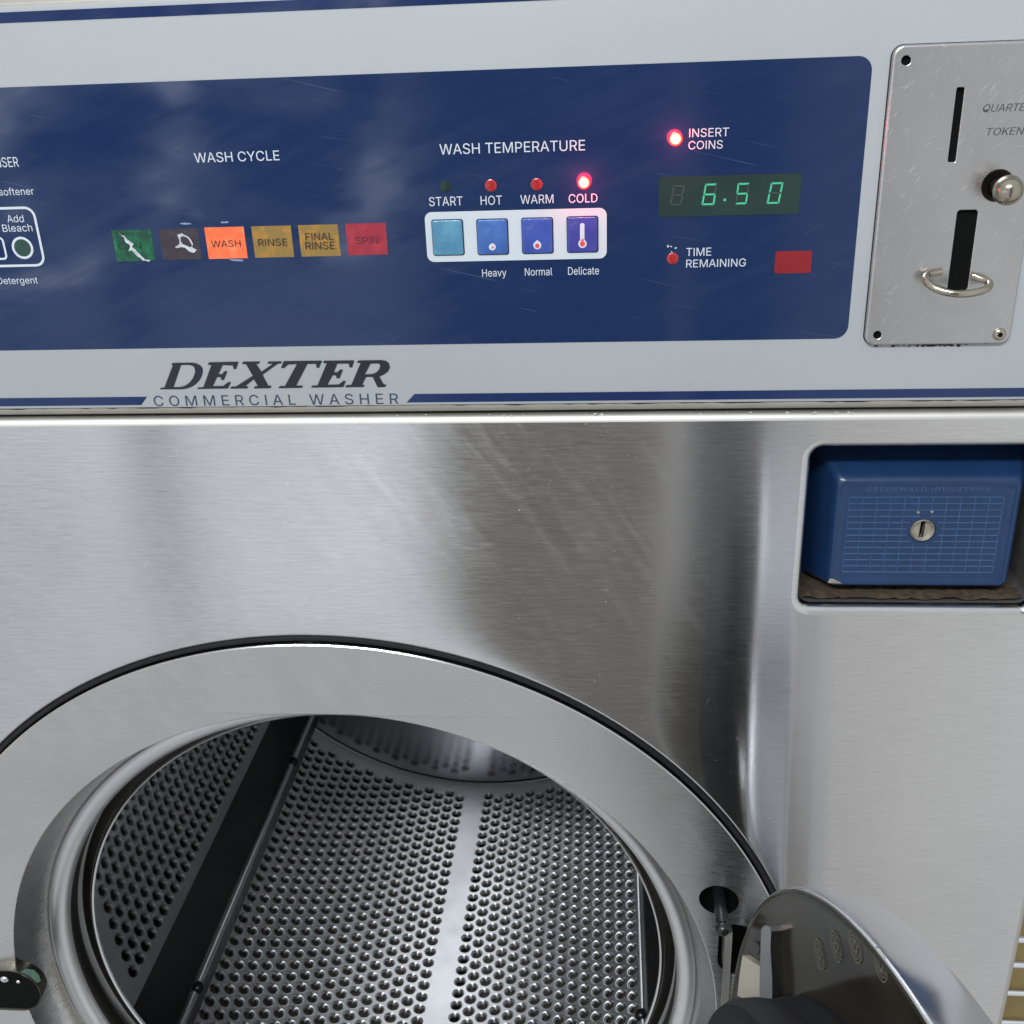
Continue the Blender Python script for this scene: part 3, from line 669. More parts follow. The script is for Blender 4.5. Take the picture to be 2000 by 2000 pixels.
words('ON', 200 + 102 / 3.22, 200 + 252 / 3.22, 400 + 276 / 3.22, 400 + 233 / 3.22, YU, 'tile_text_faint', tiles[0])
def jag(pts, k=1.2):
    out = []
    for (x, y), (x2, y2) in zip(pts, pts[1:] + pts[:1]):
        L = math.hypot(x2 - x, y2 - y); nn = max(1, int(L / 14))
        for i in range(nn):
            out.append((x + (x2 - x) * i / nn + random.uniform(-k, k) * 3, y + (y2 - y) * i / nn + random.uniform(-k, k) * 3))
    return out
flat('peeled_patch', [poly(jag([(900,903),(945,930),(985,968),(1015,985),(1000,1008),(1030,1032),(1075,1080),(1105,1103),(1145,1108),(1130,1120),(1090,1112),(1040,1078),(1004,1035),(980,1045),(990,1000),(960,975),(940,940)]), YU - 0.0001, 0, 220, 3.864)], 'flake_white', tiles[0])
flat('peeled_patch', [poly(jag([(1345,920),(1380,908),(1420,925),(1455,965),(1465,990),(1456,1012),(1490,1035),(1470,1052),(1430,1040),(1402,1012),(1378,1012),(1345,1022),(1325,1012),(1362,990),(1355,950)]), YU - 0.0001, 0, 220, 3.864),
                      poly(jag([(1366,940),(1385,928),(1412,935),(1438,962),(1456,1000),(1440,1012),(1415,1000),(1388,992),(1372,968)], 0.6), YU - 0.0001, 0, 220, 3.864)], 'flake_white', tiles[1])
for pts in ([(1362,832),(1400,828),(1448,833),(1446,840),(1400,843),(1366,838)], [(1670,822),(1728,818),(1726,830),(1672,832)], [(1730,1103),(1840,1106),(1838,1120),(1760,1116)]):
    flat('scuff', [poly(pts, YT, 0, 220, 3.864)], 'flake_blue', blue)

# --- indicator lamps
def lamp(x, y, rpx, state, label):
    p = P(x, y); r = (P(x + rpx, y).x - p.x)
    o = empty('indicator_lamp', (p.x, YB, p.z), washer); o['label'] = label
    if state == 'lit':
        m = MB(); m.loft([disc(p.x, p.z, r * 1.02, YT), disc(p.x, p.z, r * 0.98, YT - 0.0003), disc(p.x, p.z, r * 0.82, YT - 0.0005)]); m.build('lens_rim', 'lamp_rim', o)
        m = MB(); m.loft([disc(p.x, p.z, r * 0.82, YT - 0.0005), disc(p.x, p.z, r * 0.66, YT - 0.0008)]); m.build('lens_ring', 'lamp_mid', o)
        m = MB(); m.loft([disc(p.x, p.z, r * k, YT - 0.0005 - dy) for k, dy in ((0.66, 0.0003), (0.5, 0.0005), (0.3, 0.0007), (0.02, 0.0008))], True, False, True); m.build('lens', 'lamp_core', o)
        L = bpy.data.lights.new('lamp_glow', 'POINT'); L.energy = 0.03 * (1.0 if rpx < 13 else 0.55); L.color = (1.0, 0.03, 0.08); L.shadow_soft_size = 0.0035
        lo = bpy.data.objects.new('lamp_glow', L); COL.objects.link(lo); lo.location = (p.x, -0.0065, p.z)
        lo.parent = o; lo.matrix_parent_inverse = world_matrix(o).inverted()
    else:
        m = MB(); m.loft([disc(p.x, p.z, r * k, YT - dy) for k, dy in ((1, 0), (0.95, 0.0001), (0.5, 0.0002), (0.02, 0.00022))], True, False, True)
        m.build('lens', state, o)
lamp(870, 363.5, 10.7, 'lamp_off_green', 'dark green unlit lamp above START')
lamp(958.8, 361.7, 11.6, 'lamp_off_red', 'unlit red lamp above HOT')
lamp(1048.3, 359.4, 11.6, 'lamp_off_red', 'unlit red lamp above WARM')
lamp(1140.5, 356, 13, 'lit', 'glowing red lamp above COLD')
lamp(1319, 270.7, 14, 'lit', 'glowing red lamp beside INSERT COINS')
lamp(1313.5, 504, 11.4, 'lamp_off_red', 'unlit red lamp beside TIME REMAINING')
for pts in ([(300,1250),(318,1244),(322,1262),(306,1272)], [(330,1262),(345,1268),(350,1258),(338,1252)], [(338,1300),(352,1304),(345,1316)], [(372,1270),(392,1266),(396,1274),(380,1284)]):
    flat('chip', [poly(pts, YT, 1240, 220, 4.83)], 'flake_white', blue)

# --- buttons in their white frame
fx0, fx1, fz0, fz1 = bbox([(830.8, 413.6), (1185, 405.6), (1185, 503.6), (834.2, 511.6)])
frame_o = flat('button_frame', [rrect(fx0, fx1, fz0, fz1, 0.0030, YT)], 'button_white', washer)
BT = [('button_teal', [(193,922),(452,912),(467,1210),(210,1222)], 'worn teal button below START'),
      ('button_blue', [(577,915),(837,908),(847,1207),(590,1215)], 'blue button with small white drop below HOT'),
      ('button_indigo', [(963,905),(1222,897),(1230,1197),(970,1205)], 'blue button with red and white drop below WARM'),
      ('button_glow_tint', [(1350,893),(1607,886),(1615,1187),(1355,1195)], 'blue button with red lamp glow in its colour and white thermometer below COLD')]
btn = []
for mt, cs, lb in BT:
    x0, x1, z0, z1 = bbox([(800 + a / 4.39, 220 + b_ / 4.39) for a, b_ in cs])
    flat('button_gap', [rrect(x0 - 0.00025, x1 + 0.0004, z0 - 0.0003, z1 + 0.0003, 0.0011, YU)], 'navy_print', frame_o)
    o = plate('button', x0, x1, z0, z1, 0.0010, YU, 0.0007, 0.0005, mt, washer, 3); o['label'] = lb; btn.append(o)
YK = YU - 0.0007 - 0.00012
def drop(cx, cy, r, tipy, n=28):
    pts = []
    for k in range(n + 1):
        a = math.radians(-50 + 280 * k / n)
        pts.append((cx + r * math.cos(a), cy + r * math.sin(a)))
    return pts + [(cx, tipy)]
def icon(name, pts, y, mat, parent):
    flat(name, [poly(pts, y, 800, 220, 4.39)], mat, parent)
icon('icon', drop(713, 1145, 29, 1110), YK, 'white_print', btn[1]); icon('icon_mark', disc_px := [(716 + 9 * math.cos(k), 1148 + 10 * math.sin(k)) for k in [i * PI / 6 for i in range(12)]], YK - 0.0001, 'icon_red', btn[1])
icon('icon', drop(1097, 1130, 34, 1085), YK, 'white_print', btn[2]); icon('icon_mark', drop(1097, 1134, 19, 1112), YK - 0.0001, 'icon_red', btn[2])
th = [(1462, 1085), (1462, 960)] + [(1481 + 19 * math.cos(math.radians(a)), 957 + 17 * math.sin(math.radians(a))) for a in range(180, 361, 30)] + [(1500, 1085)] + [(1483 + 36 * math.cos(math.radians(a)), 1117 + 37 * math.sin(math.radians(a))) for a in range(-62, 243, 15)]
icon('icon', th, YK, 'white_print', btn[3])
tm_ = [(1473, 1100), (1474, 1082), (1488, 1070), (1492, 1076), (1491, 1095)] + [(1483 + 22 * math.cos(math.radians(a)), 1117 + 23 * math.sin(math.radians(a))) for a in range(-55, 236, 20)]
icon('icon_mark', tm_, YK - 0.0001, 'icon_red', btn[3])

# --- display and red window
x0, x1, z0, z1 = bbox([(1240 + a / 4.83, 220 + b_ / 4.83) for a, b_ in [(228,597),(1565,575),(1550,955),(222,978)]])
disp = flat('display', [rrect(x0, x1, z0, z1, 0.0012, YT)], 'display_glass', washer)
def seg_digit(bl, br, tl, tr, on, name='digit'):
    q = [P(1240 + a / 4.83, 220 + b_ / 4.83) for a, b_ in (bl, br, tl, tr)]
    def at(u, v):
        p = (q[0] * (1 - u) + q[1] * u) * (1 - v) + (q[2] * (1 - u) + q[3] * u) * v
        return (p.x, YU, p.z)
    tw, tv = 0.17, 0.085; g = 0.02; gu = 0.03
    hs = lambda v0, v1, va: [at(gu, va), at(tw, v1), at(1 - tw, v1), at(1 - gu, va), at(1 - tw, v0), at(tw, v0)]
    SG = {
     'a': [at(gu, 1), at(1 - gu, 1), at(1 - tw, 1 - tv), at(tw, 1 - tv)],
     'd': [at(gu, 0), at(1 - gu, 0), at(1 - tw, tv), at(tw, tv)],
     'g': hs(0.5 - tv / 2, 0.5 + tv / 2, 0.5),
     'f': [at(0, 1 - g), at(tw - gu, 1 - tv - g), at(tw - gu, 0.5 + tv / 2 + g), at(0, 0.5 + g)],
     'b': [at(1, 1 - g), at(1, 0.5 + g), at(1 - tw + gu, 0.5 + tv / 2 + g), at(1 - tw + gu, 1 - tv - g)],
     'e': [at(0, g), at(0, 0.5 - g), at(tw - gu, 0.5 - tv / 2 - g), at(tw - gu, tv + g)],
     'c': [at(1, g), at(1 - tw + gu, tv + g), at(1 - tw + gu, 0.5 - tv / 2 - g), at(1, 0.5 - g)]}
    mo, mf = MB(), MB()
    for k, L in SG.items():
        (mo if k in on else mf).fill([L])
    if mf.v: mf.build('unlit_segments', 'segment_off', disp, clean=False)
    if mo.v: mo.build(name, 'segment_lit', disp, clean=False)
seg_digit((328,872), (440,872), (360,680), (472,680), '')
seg_digit((625,870), (748,868), (662,668), (775,664), 'afgedc')
seg_digit((943,863), (1050,860), (968,662), (1083,658), 'afgcd')
seg_digit((1238,858), (1358,855), (1282,656), (1400,652), 'abcdef')
p = P(1240 + 846 / 4.83, 220 + 820 / 4.83)
flat('decimal_point', [disc(p.x, p.z, 0.00055, YU)], 'segment_lit', disp)
x0, x1, z0, z1 = bbox([(1240 + a / 4.83, 220 + b_ / 4.83) for a, b_ in [(1322,1308),(1665,1295),(1660,1505),(1315,1518)]])
flat('red_window', [rrect(x0, x1, z0, z1, 0.0009, YT)], 'window_red', washer)

# --- coin acceptor
acc = empty('coin_acceptor', (0.137, 0.0, H - 0.07), washer)
ax0 = (P(1741, 100).x + P(1687, 656).x) / 2; ax1 = P(1640 + 1000 / 2.972, 50 + 1650 / 2.972).x
az1 = (P(1640 + 400 / 2.972, 50 + 112 / 2.972).z + P(2000, 50 + 80 / 2.972).z) / 2; az0 = (P(1710, 50 + 1850 / 2.972).z + P(1955, 50 + 1832 / 2.972).z) / 2
PF = -0.0030                                       # front of the face plate
def hole_loops(pts_fn, ch=0.0004):
    return [pts_fn(ch, PF), pts_fn(ch * 0.4, PF + 0.0001), pts_fn(0, PF + 0.0005), pts_fn(0, -0.0009)]
def c6(a, b_): return P(1640 + a / 2.972, 50 + b_ / 2.972)
holes = []
for a, b_, rr in ((375, 200, 0.0017), (210, 1785, 0.0016), (913, 1780, 0.0012)):
    p = c6(a, b_); holes.append(lambda g, y, p=p, rr=rr: disc(p.x, p.z, rr + g, y, 32))
slt = [c6(665, 358), c6(713, 358), c6(657, 787), c6(620, 787)]
sx0 = (slt[0].x + slt[3].x) / 2; sx1 = (slt[1].x + slt[2].x) / 2; sz0_, sz1_ = slt[3].z, slt[0].z
holes.append(lambda g, y: rrect(sx0 - g, sx1 + g, sz0_ - g, sz1_ + g, 0.0006 + g, y))
rj = [c6(675, 1066), c6(783, 1066), c6(735, 1528), c6(612, 1528)]
rx0 = (rj[0].x + rj[3].x) / 2; rx1 = (rj[1].x + rj[2].x) / 2; rz0, rz1 = rj[3].z, rj[0].z
holes.append(lambda g, y: rrect(rx0 - g, rx1 + g, rz0 - g, rz1 + g, 0.0012 + g, y))
pk = P(1944, 360.5); rk = 0.0060
holes.append(lambda g, y: disc(pk.x, pk.z, rk + g, y, 40))
m = MB(); bv = 0.0010
loops = [rrect(ax0, ax1, az0, az1, 0.0042, -0.0005)]
for k in range(5):
    a = PI / 2 * k / 4
    loops.append(rrect(ax0, ax1, az0, az1, 0.0042, PF + bv * (1 - math.sin(a)), bv * (1 - math.cos(a))))
m.loft(loops)
hl = [hole_loops(h) for h in holes]
m.fill([loops[-1]] + [L[0] for L in hl])
for L in hl: m.loft(L)
m.build('face_plate', 'plate_steel', acc, 60, clean=False)
flat('plate_shadow_gap', [rrect(ax0 - 0.00035, ax1 + 0.0004, az0 - 0.0004, az1 + 0.0002, 0.0045, -0.00048)], 'dirt_gap_shade', acc)  # dark rim painted round the plate as its contact shade
flat('slot_cavity', [rrect(ax0 + 0.003, ax1 - 0.002, az0 + 0.002, az1 - 0.002, 0.002, -0.00095)], 'cavity_shade', acc)  # flat black sheet painted in as the dark depth behind the holes
# push knob: dished seat, stem, ball
m = MB(); revolve(m, [(rk, PF + 0.0002), (rk * 0.92, PF + 0.0008), (rk * 0.74, -0.0011)], pk.x, pk.z, 48); m.build('knob_seat', 'dark_steel', acc)
m = MB(); m.tube([(pk.x, -0.001, pk.z), (pk.x, -0.013, pk.z)], 0.0034, 28); m.build('knob_stem', 'nickel', acc)
m = MB(); m.sphere((pk.x, -0.0155, pk.z), 0.0057, (1, 1, 1), 48, 24); m.build('knob', 'nickel', acc)
# coin return loop
path = [(1838,530,-.0028),(1815,534,-.004),(1806,542,-.007),(1811,553,-.010),(1826,563,-.0125),(1848,571,-.0145),(1875,574.5,-.0155),(1903,572,-.0145),(1925,566,-.012),(1935,557,-.009),(1929,549,-.006),(1914,543,-.004),(1899,538,-.0028)]
pts = [P(x, y, d) for x, y, d in path]
for _ in range(3):                                  # corner-cutting smooth
    q = [pts[0]]
    for a, b_ in zip(pts, pts[1:]): q += [a * 0.75 + b_ * 0.25, a * 0.25 + b_ * 0.75]
    pts = q + [pts[-1]]
m = MB(); m.tube(pts, 0.0016, 16); m.build('coin_return_loop', 'nickel', acc)
p = c6(913, 1780)
sc_o = None
m = MB(); hexa = [(p.x + 0.0011 * math.cos(PI / 3 * k + 0.3), PF - 0.0013, p.z + 0.0011 * math.sin(PI / 3 * k + 0.3)) for k in range(6)]
ring = [[(p.x + r * math.cos(2 * PI * k / 36), y, p.z + r * math.sin(2 * PI * k / 36)) for k in range(36)] for r, y in ((0.0026, PF), (0.0026, PF - 0.0005), (0.0022, PF - 0.0011), (0.0017, PF - 0.0013))]
m.loft(ring); m.fill([ring[-1], hexa]); m.loft([hexa, [(a, PF - 0.0002, c) for a, b_, c in hexa]])
m.build('screw', 'nickel', acc, 50, clean=False)
flat('screw_socket', [[(a, PF - 0.0003, c) for a, b_, c in hexa]], 'cavity_shade', acc)
p1, p2 = c6(822, 497), c6(1055, 632)
lettering('QUARTER', c6(812, 497).x, c6(812, 497).x + 0.0182, (c6(822, 497).z + c6(1060, 492).z) / 2, 0.00275, PF - 0.0001, 'engraving', acc, slant=0.2)
lettering('TOKEN', c6(830, 632).x, c6(1045, 628).x, (c6(830, 633).z + c6(1050, 628).z) / 2, 0.00275, PF - 0.0001, 'engraving', acc, slant=0.2)
m = MB()
for i in range(60):                                 # grime along the lower edge of the plate
    x = random.gauss((ax0 + ax1) / 2 - 0.002, 0.009)
    if ax0 < x < ax1: m.sphere((x, -0.0006, az0 - 0.0004 - 0.0009 * random.random() ** 2), 0.00025 + 0.0003 * random.random(), (1.8, 0.5, 0.8), 6, 4)
gr = m.build('grime', 'dirt_gap_shade', acc); gr['kind'] = 'stuff'

# --- steel front with the door opening and the coin box recess
PZ0, PZ1 = 0.16, H - 0.1618
RX0, RX1, RZ0, RZ1, RR = 0.0903, 0.1965, H - 0.2595, H - 0.1786, 0.0055
m = MB(); fo = []
for k in range(6):
    a = PI / 2 * k / 5
    fo.append(rrect(XL, XR, PZ0, PZ1, 0.004, 0.0035 * (1 - math.sin(a)), 0.0035 * (1 - math.cos(a))))
mf_ = MB(); mf_.loft([rrect(XL, XR, PZ0, PZ1, 0.004, 0.012)] + fo)
RD, SD, WD = 0.2632, 0.10, 0.011              # the sheet dips gently towards the opening
ND = 220
rads = [0.330, 0.312, 0.300, 0.292, 0.286, 0.281, 0.277, 0.274, 0.2715, 0.2695, 0.268, 0.2666, 0.2654]
dip = lambda r: SD * WD * (math.exp(-(r - RD) / WD) - math.exp(-(0.330 - RD) / WD))
op = [disc(CX, CZ, r, dip(r), ND) for r in rads]
m2 = MB(); vs, ns, fs = [], [], []
y_e, s_e = dip(0.2654), SD * math.exp(-(0.2654 - RD) / WD)
prof_ = [(r, dip(r), SD * math.exp(-(r - RD) / WD)) for r in rads]
for k in range(1, 7):                               # rolled edge
    an = math.atan(s_e) + (PI / 2 - math.atan(s_e)) * k / 6
    q = (k / 6)
    prof_.append((0.2654 - 0.0022 * math.sin(PI / 2 * q), y_e + 0.0022 * (1 - math.cos(PI / 2 * q)), math.tan(min(an, math.radians(88)))))
for r, y, sl in prof_:
    L = math.hypot(sl, 1)
    for k in range(ND):
        a = 2 * PI * k / ND
        vs.append((CX + r * math.cos(a), y, CZ + r * math.sin(a))); ns.append((-sl / L * math.cos(a), -1 / L, -sl / L * math.sin(a)))
for i in range(len(prof_) - 1):
    for k in range(ND):
        fs.append((i * ND + k, i * ND + (k + 1) % ND, (i + 1) * ND + (k + 1) % ND, (i + 1) * ND + k))
m2.add(vs, fs, ns)
rc = []
for k in range(8):
    a = PI / 2 * k / 7
    e = 0.0042 * (1 - math.sin(a))
    rc.append(rrect(RX0 - e, RX1 + e, RZ0 - e, RZ1 + e, RR + e, 0.0042 * (1 - math.cos(a)), 0, 10))
m.fill([fo[-1], op[0], rc[0]])
m.loft(rc + [rrect(RX0, RX1, RZ0, RZ1, RR, 0.006, 0, 10)])
front = m.build('front_panel', 'brushed_steel', washer, 60, clean=False)
m2.build('opening_flange', 'brushed_steel', front)
mf_.build('folded_edge', 'edge_steel', front, 60, clean=False)

# --- coin box recess and coin box
m = MB(); m.loft([rrect(RX0, RX1, RZ0, RZ1, RR, y) for y in (0.006, 0.050)], True, False, True)
m.build('coin_recess', 'cavity_grey', washer)
m = MB(); gx, gz = 40, 8                               # dirt on the recess floor
for j in range(gz + 1):
    for i in range(gx + 1):
        m.v.append((RX0 + 0.001 + (RX1 - RX0 - 0.002) * i / gx, 0.007 + 0.042 * j / gz, RZ0 + 0.0008 + 0.0016 * random.random()))
m.f = [(j * (gx + 1) + i, j * (gx + 1) + i + 1, (j + 1) * (gx + 1) + i + 1, (j + 1) * (gx + 1) + i) for j in range(gz) for i in range(gx)]
dd = m.build('recess_dirt', 'dirt', washer); dd['kind'] = 'stuff'
box = empty('coin_box', (0.1435, 0.0, H - 0.222), washer)
BX0, BX1, BZ0, BZ1 = 0.0930, 0.1950, H - 0.2578, H - 0.1804
FX0, FX1, FZa, FZb = 0.1047, 0.1872, H - 0.2529, H - 0.1972
def bl(t, y, ins=0.0, rr=0.004):
    return rrect(BX0 + (FX0 - BX0) * t + ins, BX1 + (FX1 - BX1) * t - ins, BZ0 + (FZa - BZ0) * t + ins, BZ1 + (FZb - BZ1) * t - ins, rr, y, 0, 8)
m = MB()
prof = [(0.0, 0.050, 0, .003), (0.0, 0.0370, 0, .003), (0.06, 0.0352, 0, .003), (0.85, 0.0140, 0, .0035), (0.95, 0.0112, 0, .0035), (1.0, 0.0100, 0.0004, .0035), (1.0, 0.0094, 0.0012, .0035), (1.0, 0.0093, 0.0022, .003), (1.0, 0.0096, 0.0034, .0025), (1.0, 0.0100, 0.0046, .002)]
loops = [bl(t, y, i, r) for t, y, i, r in prof]
m.loft(loops); 
lk = P(1520 + 1137 / 4.025, 820 + 872 / 4.025, 0.0100)
LR = 0.0057
FY = 0.0100
hole = disc(lk.x, lk.z, LR + 0.0003, FY, 40)
m.fill([loops[-1], hole]); m.loft([hole, disc(lk.x, lk.z, LR, FY + 0.0005, 40), disc(lk.x, lk.z, LR, 0.024, 40)])
body = m.build('housing', 'blue_paint', box, 60, clean=False)
# raised grid of fine lines
gpx = lambda a, b_: P(1520 + a / 4.025, 820 + b_ / 4.025, FY)
g00, g10, g01, g11 = gpx(503, 1207), gpx(1693, 1188), gpx(562, 622), gpx(1772, 596)
gx0, gx1, gz0, gz1 = (g00.x + g01.x) / 2, (g10.x + g11.x) / 2, (g00.z + g10.z) / 2, (g01.z + g11.z) / 2
m = MB()
def ridge(a, b_, w=0.00028, h=0.00034):
    (xa, za), (xb, zb) = a, b_
    L = math.hypot(xb - xa, zb - za); nx, nz_ = -(zb - za) / L * w, (xb - xa) / L * w
    m.add([(xa - nx, FY, za - nz_), (xb - nx, FY, zb - nz_), (xb, FY - h, zb), (xa, FY - h, za), (xa + nx, FY, za + nz_), (xb + nx, FY, zb + nz_)], [(0, 1, 2, 3), (3, 2, 5, 4)])
def gap_r(v, lo, hi, mid, half):
    return [(lo, hi)] if abs(v) > half else [(lo, mid - math.sqrt(half ** 2 - v ** 2)), (mid + math.sqrt(half ** 2 - v ** 2), hi)]
for i in range(12):
    x = gx0 + (gx1 - gx0) * i / 11
    for a, b_ in gap_r(x - lk.x, gz0, gz1, lk.z, 0.0076):
        ridge((x, a), (x, b_))
for j in range(13):
    z = gz0 + (gz1 - gz0) * j / 12
    for a, b_ in gap_r(z - lk.z, gx0, gx1, lk.x, 0.0076):
        ridge((a, z), (b_, z))
m.build('grid', 'blue_highlight', box, 20)
gt = [gpx(690, 562), gpx(1668, 556)]
lettering('GREENWALD INDUSTRIES', gt[0].x, gt[1].x, (gt[0].z + gt[1].z) / 2, 0.0021, FY - 0.00014, 'blue_highlight', box, space=90)
fl = [gpx(a, b_) for a, b_ in [(400,1240),(425,1238),(470,1258),(500,1278),(440,1276),(385,1272)]]
flat('paint_chip', [[(q.x - 0.0000, FY - 0.0012, q.z) for q in fl]], 'bare_metal', box)
for a, b_ in ((1100, 722), (1207, 718)):
    q = gpx(a, b_); flat('paint_chip', [[(q.x + dx * 0.001, FY - 0.0003, q.z + dz * 0.001) for dx, dz in ((-0.9, 0.1), (-0.2, 0.3), (0, 1), (0.25, 0.2), (1, 0), (0.2, -0.9), (-0.4, -0.6))]], 'bare_metal', box)
# lock
m = MB(); m.loft([disc(lk.x, lk.z, LR - 0.0001, FY + 0.0006, 40), disc(lk.x, lk.z, LR - 0.0006, FY - 0.0002, 40)])
slot_l = [(lk.x + a * 0.0011 + b_ * 0.00025, lk.z + b_ * 0.0042) for a, b_ in ((-1, -1), (1, -1), (1, 1), (-1, 1))]
sl = [(x, FY + 0.0014, z) for x, z in slot_l]
m.fill([disc(lk.x - 0.0004, lk.z + 0.0004, LR - 0.0012, FY + 0.0014, 40), sl]); m.loft([disc(lk.x, lk.z, LR - 0.0006, FY - 0.0002, 40), disc(lk.x - 0.0004, lk.z + 0.0004, LR - 0.0012, FY + 0.0014, 40)])
m.loft([sl, [(x, FY + 0.0060, z) for x, y, z in sl]])
m.build('lock', 'bare_metal', box, 40, clean=False)
flat('lock_slot', [[(x, FY + 0.0055, z) for x, y, z in sl]], 'cavity_shade', box)
flat('lock_cavity', [disc(lk.x, lk.z, LR, FY + 0.0065, 40)], 'cavity_shade', box)

# --- rubber ring and steel ring of the door opening
m = MB(); revolve(m, [(0.2650, 0.012), (0.2642, 0.005), (0.2634, 0.0026), (0.2624, 0.0014), (0.2612, 0.0012), (0.2603, 0.0020), (0.2599, 0.006)], CX, CZ, 220)
m.build('opening_gasket', 'black_rubber', washer)
RI, RO, RYI, RYO = 0.2143, 0.2590, 0.0056, -0.0006       # slightly dished steel ring
RY = 0.0022
def dish(x, z):
    return RYI + (RYO - RYI) * (math.hypot(x - CX, z - CZ) - RI) / (RO - RI)
m = MB()
pin = P(1404.3, 1760.5, RY); PR = 0.0108
sl_a, sl_b = P(1406, 1806, RY), P(1468, 1908, RY)
pin_l = [disc(pin.x, pin.z, PR, y, 40) for y in (0, 0.0006, 0.02)]
slx0, slx1, slz0, slz1 = sl_a.x, sl_a.x + 0.020, sl_b.z, sl_a.z
slot_ls = [rrect(slx0, slx1, slz0, slz1, 0.0092, y) for y in (0, 0.0006, 0.02)]
on = lambda L, dy=0.0: [(x, dish(x, z) + dy, z) for x, y, z in L]
pin_l = [on(pin_l[0]), on(pin_l[1], 0.0006), pin_l[2]]
slot_ls = [on(slot_ls[0]), on(slot_ls[1], 0.0006), slot_ls[2]]
m.fill([on(disc(CX, CZ, RO, 0, 220)), on(disc(CX, CZ, RI, 0, 220)), pin_l[0], slot_ls[0]])
sl_ = (RYO - RYI) / (RO - RI)
for x, y, z in m.v:
    nn = Vector((sl_ * (x - CX) / math.hypot(x - CX, z - CZ), -1, sl_ * (z - CZ) / math.hypot(x - CX, z - CZ))).normalized()
    m.n.append(tuple(nn))
ringo = m.build('opening_ring', 'satin_steel', washer)
m = MB(); revolve(m, [(RO, RYO), (0.2596, RYO + 0.0005), (0.2598, 0.008)], CX, CZ, 220)
m.loft(pin_l[:2]); m.loft(slot_ls[:2])
m.build('ring_edge', 'satin_steel', ringo, 40, clean=False)
m = MB(); revolve(m, [(RI, RYI), (0.2138, RYI + 0.0003), (0.2135, RYI + 0.0012), (0.2128, 0.010), (0.2088, 0.021), (0.2047, 0.0315), (0.2041, 0.0322)], CX, CZ, 220)
m.build('opening_wall', 'satin_steel', washer)
m = MB(); revolve(m, [(0.2041, 0.0324), (0.2036, 0.0308), (0.2022, 0.0298), (0.2000, 0.0296), (0.1975, 0.0301), (0.1952, 0.0313), (0.1936, 0.0331), (0.1928, 0.0352), (0.1926, 0.0365)], CX, CZ, 220)
m.build('inner_lip', 'lip_steel', washer)
m = MB(); revolve(m, [(0.1926, 0.0365), (0.1928, 0.047), (0.199, 0.056)], CX, CZ, 220); m.build('tub_gap_shade', 'dark_steel', washer)  # gap behind the lip, its shade and brown dirt put into the colour
for lp in (pin_l, slot_ls):
    m = MB(); m.fill([[(x, 0.0195, z) for x, y, z in lp[-1]]]); m.loft([lp[1], lp[2]]); m.build('socket', 'cavity_shade', washer, clean=False)
q = P(936, 1379.5, RY)
flat('rust_spot', [[(q.x + r_ * math.cos(a), dish(q.x, q.z) - 0.00025, q.z + r_ * math.sin(a)) for a, r_ in [(i * PI / 7, 0.0011 * random.uniform(0.5, 1.2)) for i in range(14)]]], 'rust', ringo)
m = MB(); m.tube([(pin.x + 0.0005, 0.012, pin.z - 0.0008), (pin.x + 0.0008, -0.004, pin.z - 0.0035), (pin.x + 0.0008, -0.011, pin.z - 0.0048)], [0.0036, 0.0035, 0.0033], 20)
m.sphere((pin.x + 0.0008, -0.0125, pin.z - 0.0050), 0.0040, (1, 1, 1), 28, 14)
m.build('bumper_pin', 'black_plastic', washer)
# latch pocket at the left of the ring
lc = P(22, 1930, RY)
lx0, lx1, lz0, lz1 = P(-70, 1930, RY).x, P(83, 1930, RY).x, P(22, 1967, RY).z, P(22, 1889, RY).z
lr = (lz1 - lz0) / 2 - 0.0001
m = MB(); m.loft([rrect(lx0, lx1, lz0, lz1, lr, y, i_, 14) for y, i_ in ((0.0090, 0.0006), (0.0002, 0), (-0.0005, 0.0003), (-0.0004, 0.0007), (0.0002, 0.0010), (0.0010, 0.0012))])
lat = m.build('latch_pocket', 'pocket_rim', washer)
flat('pocket_floor', [rrect(lx0, lx1, lz0, lz1, lr, 0.0007, 0.0010, 14)], 'cavity_shade', lat)
for px_, py_, rr, sc_ in ((9, 1912, 0.0029, (1.0, 0.6, 0.85)), (36, 1917, 0.0015, (1.0, 0.7, 0.85))):
    q = P(px_, py_, 0.0)
    m = MB(); m.sphere((q.x, 0.0, q.z), rr, sc_, 20, 10); m.build('catch', 'bright_steel', lat)
flat('verdigris', [[(q.x, 0.0004, q.z) for q in [P(x, y, 0.0004) for x, y in ((38,1899),(50,1892),(66,1894),(76,1904),(80,1916),(70,1922),(62,1910),(52,1909),(44,1906))]]], 'verdigris', lat)

# --- drum: rolled lip, perforated shell with real dimpled holes, lifters, back
DR, DY0, DY1 = 0.305, 0.062, 0.600
drum = empty('drum', (CX, 0.33, CZ), washer)
m = MB(); revolve(m, [(0.1990, 0.0560), (0.1862, 0.0503)], CX, CZ, 220); m.build('front_wall', 'dark_steel', drum)  # outer side of the wall, gap shade put into a darker steel
m = MB(); revolve(m, [(0.1862, 0.0503), (0.1850, 0.0487), (0.1840, 0.0481), (0.1830, 0.0487), (0.1828, 0.0500), (0.1836, 0.0513)], CX, CZ, 220); m.build('rolled_lip', 'bright_steel', drum)
m = MB(); revolve(m, [(0.1836, 0.0513), (0.1900, 0.0530), (0.2600, 0.0570), (0.3010, 0.0590), (DR, DY0)], CX, CZ, 220); m.build('front_wall', 'drum_steel', drum)
def cyl(aw, y, R=DR):
    a = math.radians(aw)
    return (CX + R * math.cos(a), y, CZ + R * math.sin(a))
shell = MB()
